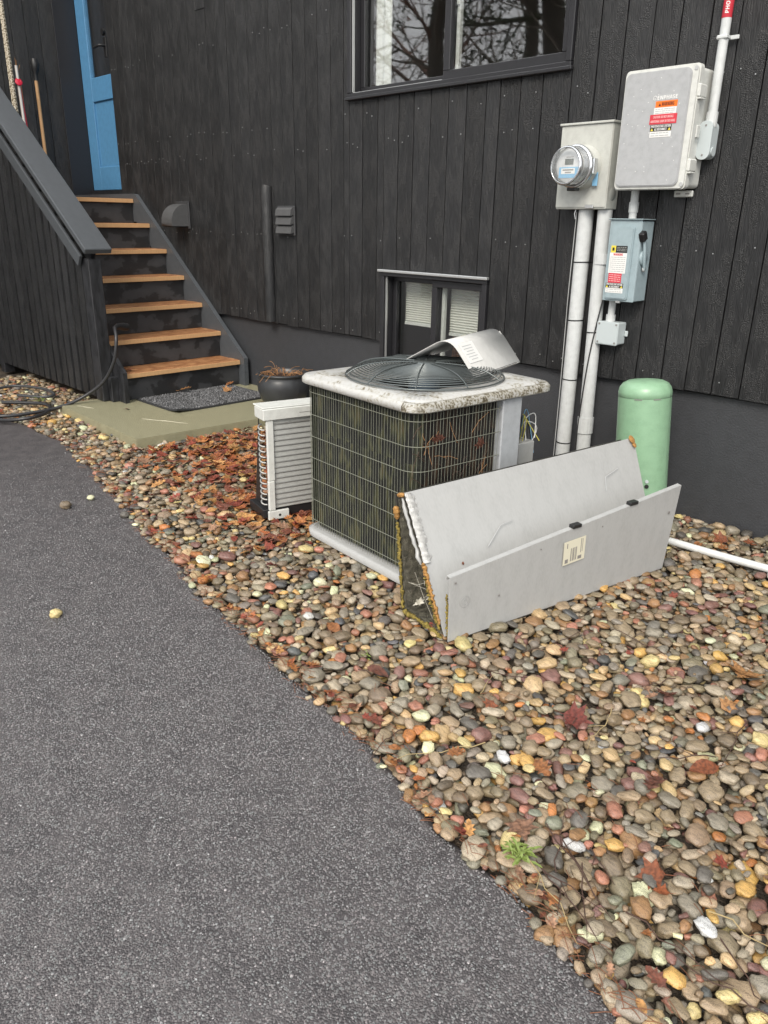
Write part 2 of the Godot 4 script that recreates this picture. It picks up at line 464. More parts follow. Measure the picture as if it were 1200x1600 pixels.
	M.meter_glass.transparency = BaseMaterial3D.TRANSPARENCY_ALPHA
	M.meter_face = mat(lin(0.60, 0.61, 0.61), 0.5)
	M.meter_grey = mat(lin(0.42, 0.43, 0.43), 0.4)
	M.lcd = mat(lin(0.09, 0.10, 0.09), 0.3)
	M.meter_blue = mat(lin(0.20, 0.42, 0.62), 0.5)
	M.label_white = mat(lin(0.72, 0.72, 0.70), 0.5)
	M.label_print = mat(lin(0.22, 0.21, 0.20), 0.6)
	M.label_red = mat(lin(0.56, 0.035, 0.055), 0.45)
	M.label_orange = mat(lin(0.80, 0.17, 0.015), 0.45)
	M.label_black = mat(lin(0.02, 0.02, 0.02), 0.45)
	M.label_yellow = mat(lin(0.70, 0.58, 0.06), 0.5)
	M.label_cream = mat(lin(0.66, 0.63, 0.50), 0.55)
	M.pink_text = mat(lin(0.75, 0.45, 0.45), 0.5)
	M.ink_dark = mat(lin(0.10, 0.02, 0.01), 0.5)
	M.ped_green = mat(lin(0.25, 0.42, 0.27), 0.38, {tex = t_soft, bump = t_fine, bump_cm = 0.02, rtex = t_rough, scale = 3.0})
	M.pot = mat(lin(0.035, 0.037, 0.040), 0.38, {tex = t_soft, scale = 5.0})
	M.pot_soil = mat(lin(0.11, 0.045, 0.02), 0.95, {tex = t_hard, bump = t_fine, bump_cm = 1.5, scale = 9.0})
	M.straw = mat(lin(0.34, 0.17, 0.07), 0.8)
	M.straw_pale = mat(lin(0.34, 0.26, 0.13), 0.8)
	M.twig = mat(lin(0.065, 0.035, 0.025), 0.75)
	M.leaves = []
	for c in [lin(0.30, 0.095, 0.04), lin(0.40, 0.16, 0.055), lin(0.18, 0.065, 0.04), lin(0.48, 0.24, 0.09), lin(0.22, 0.05, 0.035), lin(0.34, 0.18, 0.11)]:
		M.leaves.append(mat(c, 0.42, {tex = t_hard, bump = t_fine, bump_cm = 0.12, scale = 14.0, back = Color(0.3, 0.15, 0.06)}))
	M.needles = mat(lin(0.24, 0.10, 0.05), 0.7)
	M.leaf_mass = mat(Color(1, 1, 1), 0.42, {vcol = true, tex = t_hard, bump = t_fine, bump_cm = 0.12, scale = 14.0})
	M.weed = mat(lin(0.19, 0.25, 0.06), 0.5, {tex = t_soft, scale = 14.0, back = Color(0.25, 0.35, 0.08)})
	M.birch = mat(lin(0.55, 0.50, 0.40), 0.7, {tex = tex_ramp(coarse, 512, [[0.0, Color(0.25, 0.2, 0.15)], [0.42, Color(0.6, 0.55, 0.45)], [0.5, g.call(1.0)], [1.0, g.call(1.0)]]), scale = 9.0})
	M.bark = mat(lin(0.085, 0.072, 0.060), 0.9, {tex = t_hard, bump = t_fine, bump_cm = 2.0, scale = Vector3(4, 1, 4)})
	M.twigs_far = mat(lin(0.13, 0.105, 0.085), 0.9)
	M.leaf_far = mat(lin(0.20, 0.085, 0.055), 0.8)
	M.needle_far = mat(lin(0.04, 0.06, 0.025), 0.8)
	M.red_reflector = mat(lin(0.55, 0.02, 0.05), 0.25)
	M.stake_white = mat(lin(0.65, 0.62, 0.58), 0.5)
	M.stake_orange = mat(lin(0.60, 0.26, 0.08), 0.55)
	M.wire_yellow = mat(lin(0.55, 0.50, 0.10), 0.45)
	M.dark_pipe = mat(lin(0.046, 0.047, 0.050), 0.5, {tex = t_soft, scale = 4.0})
	M.copper = mat(lin(0.30, 0.30, 0.29), 0.4, {metal = 0.5})
	M.fin = mat(lin(0.50, 0.51, 0.49), 0.5, {metal = 0.15, tex = t_soft, scale = 6.0})

func palette() -> Array:
	# linear base colours of the stones, in rough order of how common they are
	return [Color(0.322, 0.252, 0.164), Color(0.208, 0.160, 0.106), Color(0.280, 0.248, 0.192), Color(0.439, 0.370, 0.271), Color(0.146, 0.133, 0.114), Color(0.261, 0.225, 0.147), Color(0.550, 0.392, 0.211), Color(0.660, 0.405, 0.135), Color(0.507, 0.205, 0.068), Color(0.413, 0.190, 0.128), Color(0.660, 0.660, 0.429), Color(0.109, 0.110, 0.108), Color(0.252, 0.133, 0.111), Color(0.660, 0.535, 0.254), Color(0.242, 0.248, 0.182), Color(0.660, 0.660, 0.647), Color(0.343, 0.198, 0.095), Color(0.390, 0.290, 0.185)]

func pick_stone() -> int:
	var w := [19, 14, 14, 13, 7, 6, 8, 2.2, 2.0, 5.5, 3.5, 3.5, 5, 2.4, 2.5, 0.7, 8, 15]
	var t := 0.0
	for v in w: t += v
	var r := rng.randf() * t
	for i in w.size():
		r -= w[i]
		if r <= 0: return i
	return 0

# ------------------------------------------------------------------ setting
func build_ground():
	var s := begin()
	quad(s, Vector3(-150, -0.22, 150), Vector3(150, -0.22, 150), Vector3(150, -0.22, -150), Vector3(-150, -0.22, -150))
	tag(done("ground", s, M.earth), "bare brown earth spreading away from the house", "ground", "", "structure")

func spans(y0: float, y1: float, x0: float, x1: float, holes: Array) -> Array:
	var out := [[y0, y1]]
	for h in holes:
		if x1 <= h[0] + 0.001 or x0 >= h[1] - 0.001: continue
		var next := []
		for p in out:
			if h[3] <= p[0] or h[2] >= p[1]: next.append(p); continue
			if h[2] > p[0]: next.append([p[0], h[2]])
			if h[3] < p[1]: next.append([h[3], p[1]])
		out = next
	return out

func holed_wall(called: String, xs: Array, y0: float, y1: float, z0: float, z1: float, holes: Array, m: Material, parent: Node):
	var s := begin()
	for i in xs.size() - 1:
		for p in spans(y0, y1, xs[i], xs[i + 1], holes):
			box(s, Vector3((xs[i] + xs[i + 1]) * 0.5, (p[0] + p[1]) * 0.5, (z0 + z1) * 0.5), Vector3(xs[i + 1] - xs[i], p[1] - p[0], z1 - z0))
	return done(called, s, m, parent)

func build_house():
	var h := thing("house", "black house clad in upright charred boards on a dark foundation", "house")
	var W1 := [-2.855, -1.20, 2.12, 3.45]
	var W2 := [-2.53, -1.64, 0.47, 1.10]
	var top := 5.2
	holed_wall("wall_core", [-6.06, -2.855, -2.53, -1.64, -1.20, 6.0], 0.64, top, -0.16, -0.008, [W1, W2], M.wall_core, h)
	holed_wall("foundation", [-6.06, -2.53, -1.64, 6.0], -0.3, 0.655, -0.16, -0.020, [W2], M.foundation, h)
	# boards, each a piece of its own
	var cuts := [-6.06]
	var x := -6.06
	var fixed := [-2.855, -2.53, -1.64, -1.20]
	while x < 1.9:
		var nx := x + rng.randf_range(0.124, 0.139)
		for f in fixed:
			if absf(nx - f) < 0.05 or (x < f - 0.005 and nx > f): nx = f
		cuts.append(nx); x = nx
	var nails := begin()
	for i in cuts.size() - 1:
		for p in spans(rng.randf_range(0.642, 0.652), top, cuts[i], cuts[i + 1], [W1, W2]):
			var parts := [p]
			if p[1] - p[0] > 2.5 and rng.randf() < 0.22:
				var mid := rng.randf_range(1.1, 3.2)
				parts = [[p[0], mid - 0.0012], [mid + 0.0012, p[1]]]
			for q in parts:
				var s := begin()
				var z := 0.020 + rng.randf_range(-0.0018, 0.0018)
				var tilt := rng.randf_range(-0.004, 0.004)
				var w: float = cuts[i + 1] - cuts[i] - rng.randf_range(0.0045, 0.0075)
				box(s, Vector3.ZERO, Vector3(w, q[1] - q[0] - 0.002, 0.024), Basis(Vector3.UP, tilt), 0.0009)
				var o := done("board", s, M.boards[rng.randi() % M.boards.size()], h)
				o.position = Vector3((cuts[i] + cuts[i + 1]) * 0.5, (q[0] + q[1]) * 0.5, z - 0.012)
		for yy in [0.70, 1.30, 1.86, 2.02, 2.62, 3.2]:
			for sx in [0.28, 0.72]:
				if rng.randf() < 0.34:
					var nx2 := lerpf(cuts[i], cuts[i + 1], sx) + rng.randf_range(-0.008, 0.008)
					var ny: float = yy + rng.randf_range(-0.02, 0.02)
					if spans(ny, ny + 0.001, nx2, nx2 + 0.001, [W1, W2]).size() > 0:
						box(nails, Vector3(nx2, ny, 0.0235), Vector3(0.0045, 0.0045, 0.004))
	var nl := done("nail_heads", nails, M.steel_light, h); nl.set_meta("kind", "stuff")
	# recess with the door, and the wing beside the landing
	bx("recess_return", -6.10, -6.061, 0.0, top, -0.5, -0.008, M.black_paint, h)
	bx("recess_back", -7.06, -6.10, 0.0, top, -0.5, -0.22, M.black_paint, h)
	bx("recess_head", -7.02, -6.10, 3.75, top, -0.219, -0.03, M.black_paint, h)
	bx("wing_core", -9.6, -7.06, -0.3, top, -7.0, 3.0, M.wall_core, h)
	var z := -0.21
	while z < 3.0:
		var w := rng.randf_range(0.125, 0.14)
		var s := begin()
		box(s, Vector3.ZERO, Vector3(0.022, top - 0.3, w - 0.003), Basis(), 0.0025)
		var o := done("board", s, M.boards[rng.randi() % M.boards.size()], h)
		o.position = Vector3(-7.045 + rng.randf_range(-0.002, 0.002), (top + 0.3) * 0.5, z + w * 0.5)
		z += w
	bx("corner_board", -7.032, -7.008, 1.56, top, -0.15, 0.07, M.frame_black, h)
	bx("wing_front", -9.6, -7.034, -0.3, top, 3.001, 3.03, M.boards[0], h)
	bx("roof", -9.8, 6.2, top + 0.01, top + 0.25, -7.2, 0.12, M.roofing, h)
	bx("end_wall", 5.85, 6.0, -0.3, top, -7.0, -0.161, M.wall_core, h)
	bx("rear_wall", -9.6, 6.0, -0.3, top, -7.2, -7.001, M.wall_core, h)
	# rooms behind the two windows
	room(h, -4.4, -0.2, 1.45, 4.0, -3.4, M.interior)
	room(h, -3.4, -0.8, -0.6, 1.30, -2.6, M.interior)
	upper_window(h)
	basement_window(h)
	door(h)

func room(h: Node, x0: float, x1: float, y0: float, y1: float, zb: float, m: Material):
	var zf := -0.161
	bx("room_floor", x0, x1, y0 - 0.08, y0, zb, zf, M.interior_floor, h, 0)
	bx("room_ceiling", x0, x1, y1, y1 + 0.08, zb, zf, m, h, 0)
	bx("room_wall", x0 - 0.08, x0, y0 - 0.08, y1 + 0.08, zb, zf, m, h, 0)
	bx("room_wall", x1, x1 + 0.08, y0 - 0.08, y1 + 0.08, zb, zf, m, h, 0)
	bx("room_wall", x0 - 0.08, x1 + 0.08, y0 - 0.08, y1 + 0.08, zb - 0.08, zb - 0.001, m, h, 0)

func sash(w: Node, x0: float, x1: float, y0: float, y1: float, z0: float, z1: float, b: float, m: Material):
	var s := begin()
	for r in [[x0, x1, y0, y0 + b], [x0, x1, y1 - b, y1], [x0, x0 + b, y0 + b, y1 - b], [x1 - b, x1, y0 + b, y1 - b]]:
		box(s, Vector3((r[0] + r[1]) * 0.5, (r[2] + r[3]) * 0.5, (z0 + z1) * 0.5), Vector3(r[1] - r[0], r[3] - r[2], z1 - z0), Basis(), 0.003)
	var f := done("sash", s, m, w)
	var g := begin()
	box(g, Vector3((x0 + x1) * 0.5, (y0 + y1) * 0.5, (z0 + z1) * 0.5), Vector3(x1 - x0 - 2 * b + 0.01, y1 - y0 - 2 * b + 0.01, 0.004))
	done("pane", g, M.glass, w)
	var g2 := begin()
	box(g2, Vector3((x0 + x1) * 0.5, (y0 + y1) * 0.5, (z0 + z1) * 0.5 - 0.013), Vector3(x1 - x0 - 2 * b + 0.008, y1 - y0 - 2 * b + 0.008, 0.003))
	done("inner_pane", g2, M.glass, w)
	return f

func upper_window(h: Node):
	var w := Node3D.new(); w.name = "window"; h.add_child(w, true)
	w.set_meta("label", "large sliding window in a black frame mirroring bare trees")
	var s := begin()
	var x0 := -2.853
	var x1 := -1.202
	var y0 := 2.122
	var y1 := 3.448
	for r in [[x0, x1, y0, y0 + 0.028], [x0, x1, y1 - 0.03, y1], [x0, x0 + 0.032, y0 + 0.028, y1 - 0.03], [x1 - 0.032, x1, y0 + 0.028, y1 - 0.03]]:
		box(s, Vector3((r[0] + r[1]) * 0.5, (r[2] + r[3]) * 0.5, -0.035), Vector3(r[1] - r[0], r[3] - r[2], 0.15), Basis(), 0.003)
	done("frame", s, M.frame_black, w)
	bx("sill", x0 - 0.012, x1 + 0.012, y0 - 0.012, y0 + 0.006, 0.028, 0.052, M.frame_black, w, 0.003)
	bx("track", x0 + 0.034, -2.07, y0 + 0.0285, y0 + 0.034, 0.004, 0.020, M.steel_light, w, 0.001)
	bx("track", x0 + 0.0325, x0 + 0.039, y0 + 0.035, y1 - 0.04, 0.008, 0.026, M.steel_light, w, 0.001)
	sash(w, -2.82, -2.04, 2.152, 3.416, -0.075, -0.045, 0.036, M.frame_black)
	sash(w, -2.075, -1.235, 2.152, 3.416, -0.030, 0.005, 0.048, M.frame_black)
	# a pale gathered curtain just inside, at the edge of the fixed half
	var c := begin(false)
	var n := 10
	for i in n:
		var a := float(i) / n
		var b := float(i + 1) / n
		var xa := lerpf(-2.80, -2.645, a)
		var xb := lerpf(-2.80, -2.645, b)
		var za := -0.16 + 0.014 * sin(a * 14.0)
		var zb := -0.16 + 0.014 * sin(b * 14.0)
		quad(c, Vector3(xa, 2.10, za), Vector3(xb, 2.10, zb), Vector3(xb, 3.44, zb), Vector3(xa, 3.44, za))
		quad(c, Vector3(xb, 2.10, zb - 0.004), Vector3(xa, 2.10, za - 0.004), Vector3(xa, 3.44, za - 0.004), Vector3(xb, 3.44, zb - 0.004))
	done("curtain", c, M.curtain, w)
	bx("inner_stile", -2.035, -2.010, 2.20, 3.40, -0.078, -0.052, M.curtain, w)
	bx("inner_latch", -2.032, -2.008, 2.52, 2.60, -0.050, -0.040, M.curtain, w, 0.004)

func basement_window(h: Node):
	var w := Node3D.new(); w.name = "window"; h.add_child(w, true)
	w.set_meta("label", "low basement sliding window with half drawn white pleated shades")
	var s := begin()
	var x0 := -2.528
	var x1 := -1.642
	var y0 := 0.472
	var y1 := 1.098
	for r in [[x0, x1, y0, y0 + 0.03], [x0, x1, y1 - 0.03, y1], [x0, x0 + 0.034, y0 + 0.03, y1 - 0.03], [x1 - 0.034, x1, y0 + 0.03, y1 - 0.03]]:
		box(s, Vector3((r[0] + r[1]) * 0.5, (r[2] + r[3]) * 0.5, -0.035), Vector3(r[1] - r[0], r[3] - r[2], 0.15), Basis(), 0.003)
	done("frame", s, M.frame_black, w)
	bx("drip_cap", x0 - 0.012, x1 + 0.012, y1 - 0.006, y1 + 0.010, 0.030, 0.058, M.steel_light, w, 0.003)
	bx("track", x0 + 0.0345, x0 + 0.040, y0 + 0.035, y1 - 0.035, 0.006, 0.022, M.steel_light, w, 0.001)
	sash(w, -2.49, -2.07, 0.505, 1.064, -0.075, -0.045, 0.030, M.frame_black)
	sash(w, -2.10, -1.678, 0.505, 1.064, -0.030, 0.005, 0.042, M.frame_black)
	for r in [[-2.452, -2.105, 0.775], [-2.055, -1.722, 0.742]]:
		var p := begin()
		var k := 20
		for i in k:
			var ya := lerpf(r[2], 1.062, float(i) / k)
			var yb := lerpf(r[2], 1.062, float(i + 1) / k)
			var ym := (ya + yb) * 0.5
			quad(p, Vector3(r[0], ya, -0.135), Vector3(r[1], ya, -0.135), Vector3(r[1], ym, -0.126), Vector3(r[0], ym, -0.126))
			quad(p, Vector3(r[0], ym, -0.126), Vector3(r[1], ym, -0.126), Vector3(r[1], yb, -0.135), Vector3(r[0], yb, -0.135))
		var o := done("pleated_shade", p, M.shade, w)
		bx("bottom_rail", r[0], r[1], r[2] - 0.022, r[2] - 0.001, -0.142, -0.122, M.curtain, o)
	bx("inner_stile", -2.062, -2.040, 0.53, 1.04, -0.078, -0.052, M.curtain, w)
	bx("cupboard", -2.35, -2.06, 0.0, 0.76, -0.9, -0.5, M.tread, w)

func door(h: Node):
	var d := Node3D.new(); d.name = "door"; h.add_child(d, true)
	d.set_meta("label", "blue entry door with a glazed upper half and lower panel")
	var x0 := -7.005
	var x1 := -6.20
	var y0 := 1.650
	var z0 := -0.195
	var zf := -0.150
	var s := begin()
	for r in [[x0, -6.82, y0, 3.68], [-6.38, x1, y0, 3.68], [-6.82, -6.38, y0, 1.865], [-6.82, -6.38, 2.445, 2.65], [-6.82, -6.38, 3.55, 3.68]]:
		box(s, Vector3((r[0] + r[1]) * 0.5, (r[2] + r[3]) * 0.5, (z0 + zf) * 0.5), Vector3(r[1] - r[0], r[3] - r[2], zf - z0), Basis(), 0.004)
	done("leaf_frame", s, M.blue, d)
	bx("lower_panel", -6.825, -6.375, 1.86, 2.45, -0.19, -0.168, M.blue, d)
	bx("pane", -6.825, -6.375, 2.645, 3.555, -0.176, -0.170, M.glass, d, 0)
	bx("threshold", x0 - 0.003, x1 + 0.1, 1.558, 1.645, -0.219, -0.115, M.black_paint, d)
	bx("jamb", x1 + 0.004, -6.101, 1.56, 3.74, -0.219, -0.12, M.frame_black, d)
	var hd := begin()
	box(hd, Vector3(-6.445, 2.87, -0.146), Vector3(0.05, 0.17, 0.010), Basis(), 0.003)
	tube(hd, [Vector3(-6.445, 2.88, -0.14), Vector3(-6.445, 2.88, -0.09), Vector3(-6.47, 2.875, -0.085), Vector3(-6.56, 2.87, -0.085)], 0.011, 8)
	tube(hd, [Vector3(-6.445, 2.99, -0.15), Vector3(-6.445, 2.99, -0.125)], 0.028, 10)
	done("handle", hd, M.black_plastic, d)

# ------------------------------------------------------------------ entry steps
func build_stairs():
	var t := thing("entry_stairs", "black entry steps with bare wood treads and a slatted side", "stairs", Vector3(-4.17, 0.1, 0.6))
	var o := t.position
	var n := 7
	var run := 0.2665
	var rise := 0.2085
	var x_of := func(i: int) -> float: return -4.173 - run * i - o.x
	var y_of := func(i: int) -> float: return 0.306 + rise * i - o.y
	var z0 := 0.062 - o.z
	var z1 := 1.085 - o.z
	for i in n:
		var xn: float = x_of.call(i)
		var yn: float = y_of.call(i)
		var deep := 0.30 if i < n - 1 else 1.255
		var tr := Node3D.new(); tr.name = "tread"; t.add_child(tr, true)
		var planks := 2 if i < n - 1 else 9
		var w := deep / planks
		for k in planks:
			bx("plank", xn - w * (k + 1) + 0.003, xn - w * k, yn - 0.036, yn + rng.randf_range(-0.0015, 0.0015), z0, z1, M.tread, tr, 0.004)
		bx("nosing", xn + 0.0005, xn + 0.005, yn - 0.035, yn - 0.002, z0 + 0.001, z1 - 0.001, M.handle_wood, tr, 0.001)
		var yb: float = yn - rise if i > 0 else 0.102 - o.y
		bx("riser", xn - 0.045, xn - 0.025, yb + 0.001, yn - 0.037, z0, z1, M.riser_paint, t, 0.001)
	# stringers, cut along the slope
	for zz in [[0.022, 0.060], [1.087, 1.118]]:
		var poly := PackedVector2Array([Vector2(-4.115, 0.10), Vector2(-4.115, 0.325), Vector2(-5.735, 0.325 + 1.62 * 0.7824), Vector2(-5.80, 1.60), Vector2(-7.0, 1.60), Vector2(-7.0, 1.36), Vector2(-5.75, 1.36), Vector2(-4.35, 0.10)])
		for i in poly.size(): poly[i] -= Vector2(o.x, o.y)
		var s := begin()
		extr(s, poly, zz[0] - o.z, zz[1] - o.z)
		done("stringer", s, M.rail_paint if zz[0] < 0.5 else M.black_paint, t)
	# newel post, rail and slats on the open side
	bx("post", -4.395 - o.x, -4.275 - o.x, 0.001, 1.12 - o.y, 1.12 - o.z, 1.215 - o.z, M.black_paint, t, 0.004)
	bx("post_foot", -4.270 - o.x, -4.215 - o.x, 0.001, 0.285 - o.y, 1.09 - o.z, 1.17 - o.z, M.black_paint, t, 0.003)
	var a := atan(0.70)
	var line := func(x: float) -> float: return 1.20 + 0.70 * (-4.25 - x)
	var bas := Basis(Vector3(0, 0, 1), -a)
	var L := 2.15 / cos(a)
	var mid := Vector3(-4.235 - 2.15 * 0.5, 0, 1.15)
	mid.y = line.call(mid.x) - 0.02
	var s := begin()
	box(s, mid - o, Vector3(L, 0.042, 0.20), bas, 0.005)
	done("rail_cap", s, M.rail_paint, t)
	s = begin()
	var m2 := mid + Vector3(-0.075, -0.095, 0.088)
	box(s, m2 - o, Vector3(L - 0.1, 0.085, 0.022), bas, 0.003)
	done("rail_fascia", s, M.rail_paint, t)
	s = begin()
	box(s, mid + Vector3(-0.04, -0.09, 0.0) - o, Vector3(L - 0.15, 0.09, 0.035), bas, 0.003)
	done("rail_beam", s, M.black_paint, t)
	var x := -4.40
	while x > -6.30:
		var w := rng.randf_range(0.082, 0.090)
		var hgt: float = line.call(x) - 0.135
		var poly := PackedVector2Array([Vector2(x - w, 0.125), Vector2(x, 0.125), Vector2(x, hgt), Vector2(x - w, hgt + 0.70 * w)])
		for i in 4: poly[i] -= Vector2(o.x, o.y)
		var q := begin()
		var zj := rng.randf_range(-0.002, 0.002)
		extr(q, poly, 1.196 - o.z + zj, 1.218 - o.z + zj)
		done("slat", q, M.boards[rng.randi() % 14], t)
		x -= w + 0.036
	var bk := begin()
	extr(bk, PackedVector2Array([Vector2(-6.3 - o.x, 0.13 - o.y), Vector2(-4.40 - o.x, 0.13 - o.y), Vector2(-4.40 - o.x, 1.1 - o.y), Vector2(-6.3 - o.x, 2.42 - o.y)]), 1.105 - o.z, 1.112 - o.z)
	done("inner_boarding", bk, M.wall_core, t)
	bx("landing_post", -6.40 - o.x, -6.31 - o.x, 0.03 - o.y, 2.7 - o.y, 1.13 - o.z, 1.22 - o.z, M.black_paint, t, 0.004)
	bx("landing_front", -7.0 - o.x, -6.402 - o.x, 0.06 - o.y, 1.35 - o.y, 1.14 - o.z, 1.16 - o.z, M.black_paint, t, 0.003)
	bx("landing_rail", -7.0 - o.x, -6.402 - o.x, 2.50 - o.y, 2.56 - o.y, 1.12 - o.z, 1.21 - o.z, M.rail_paint, t, 0.004)

func build_slab():
	var t := thing("stone_slab", "flat olive brown stone slab at the foot of the steps", "slab", Vector3(-3.76, 0.010, 0.76))
	var s := begin()
	var c := PackedVector2Array()
	for p in [Vector2(-4.40, -0.02), Vector2(-4.41, 1.50), Vector2(-3.15, 1.535), Vector2(-3.07, -0.02)]:
		c.append(p)
	var poly := PackedVector2Array()
	for i in 4:
		for k in 12:
			var p := c[i].lerp(c[(i + 1) % 4], k / 12.0)
			poly.append(Vector2(p.x + 3.76, -(p.y - 0.76)) + Vector2(rng.randf_range(-0.004, 0.004), rng.randf_range(-0.004, 0.004)))
	var xf := Transform3D(Basis(Vector3.RIGHT, Vector3(0, 0, -1), Vector3.UP), Vector3.ZERO)
	extr(s, poly, 0.0, 0.084, xf)
	var inner := PackedVector2Array()
	for p in poly: inner.append(p * 0.995)
	extr(s, inner, 0.0841, 0.090, xf)
	done("stone", s, M.slab, t)
	# pale scratches on it
	for k in [[Vector3(-3.62, 0.1005, 1.25), Vector3(-3.30, 0.1005, 1.08)], [Vector3(-4.30, 0.1005, 1.42), Vector3(-4.12, 0.1005, 1.36)]]:
		var q := begin()
		var a: Vector3 = k[0] - t.position
		var b: Vector3 = k[1] - t.position
		var pts := []
		for i in 7: pts.append(a.lerp(b, i / 6.0) + Vector3(rng.randf_range(-0.01, 0.01), 0, rng.randf_range(-0.008, 0.008)))
		tube(q, pts, [0.0005, 0.0012, 0.0008, 0.0016, 0.0012, 0.001, 0.0005], 4)
		done("scratch", q, M.label_cream, t)

# ------------------------------------------------------------------ pebbles
var HX := -6.7
var HZ := -0.02
var HC := 0.008
var HNX := 1112
var HNZ := 370
var H: PackedFloat32Array

func top_at(x: float, z: float) -> float:
	var i := clampi(int((x - HX) / HC), 0, HNX - 1)
	var k := clampi(int((z - HZ) / HC), 0, HNZ - 1)
	return H[k * HNX + i]

func top_over(x: float, z: float, r: float) -> float:
	var m := -1.0
	for a in range(-3, 4):
		for b in range(-3, 4): m = maxf(m, top_at(x + r * a / 3.0, z + r * b / 3.0))
	return m

# a rounded block: cube grid pushed out to a sphere and pulled by noise; the last face is the underside
func stone_arrays(n: int, sd: int, open_under: bool) -> Array:
	var ns := FastNoiseLite.new(); ns.seed = sd; ns.frequency = 0.55; ns.noise_type = FastNoiseLite.TYPE_SIMPLEX
	var s := SurfaceTool.new(); s.begin(Mesh.PRIMITIVE_TRIANGLES); s.set_smooth_group(1)
	var pw := 0.78 + 0.3 * (sd % 5) / 5.0
	for f in 6:
		var ax := f / 2
		var sg := 1.0 if f % 2 == 0 else -1.0
		if open_under and ax == 1 and sg < 0: continue
		var P := func(i: int, k: int) -> Vector3:
			var q := Vector3.ZERO
			q[ax] = sg; q[(ax + 1) % 3] = tan((2.0 * i / n - 1.0) * PI / 4); q[(ax + 2) % 3] = tan((2.0 * k / n - 1.0) * PI / 4)
			q = q.normalized()
			var e := pow(pow(absf(q.x), 2.0 / pw) + pow(absf(q.y), 2.0 / pw) + pow(absf(q.z), 2.0 / pw), -pw / 2.0)
			return q * e * (1.0 + 0.34 * ns.get_noise_3dv(q * 1.7 + Vector3(sd, 0, 0)) + 0.10 * ns.get_noise_3dv(q * 4.5))
		for i in n:
			for k in n:
				qo(s, P.call(i, k), P.call(i + 1, k), P.call(i + 1, k + 1), P.call(i, k + 1), P.call(i, k) + P.call(i + 1, k + 1))
	s.generate_normals(); s.index()
	return s.commit_to_arrays()

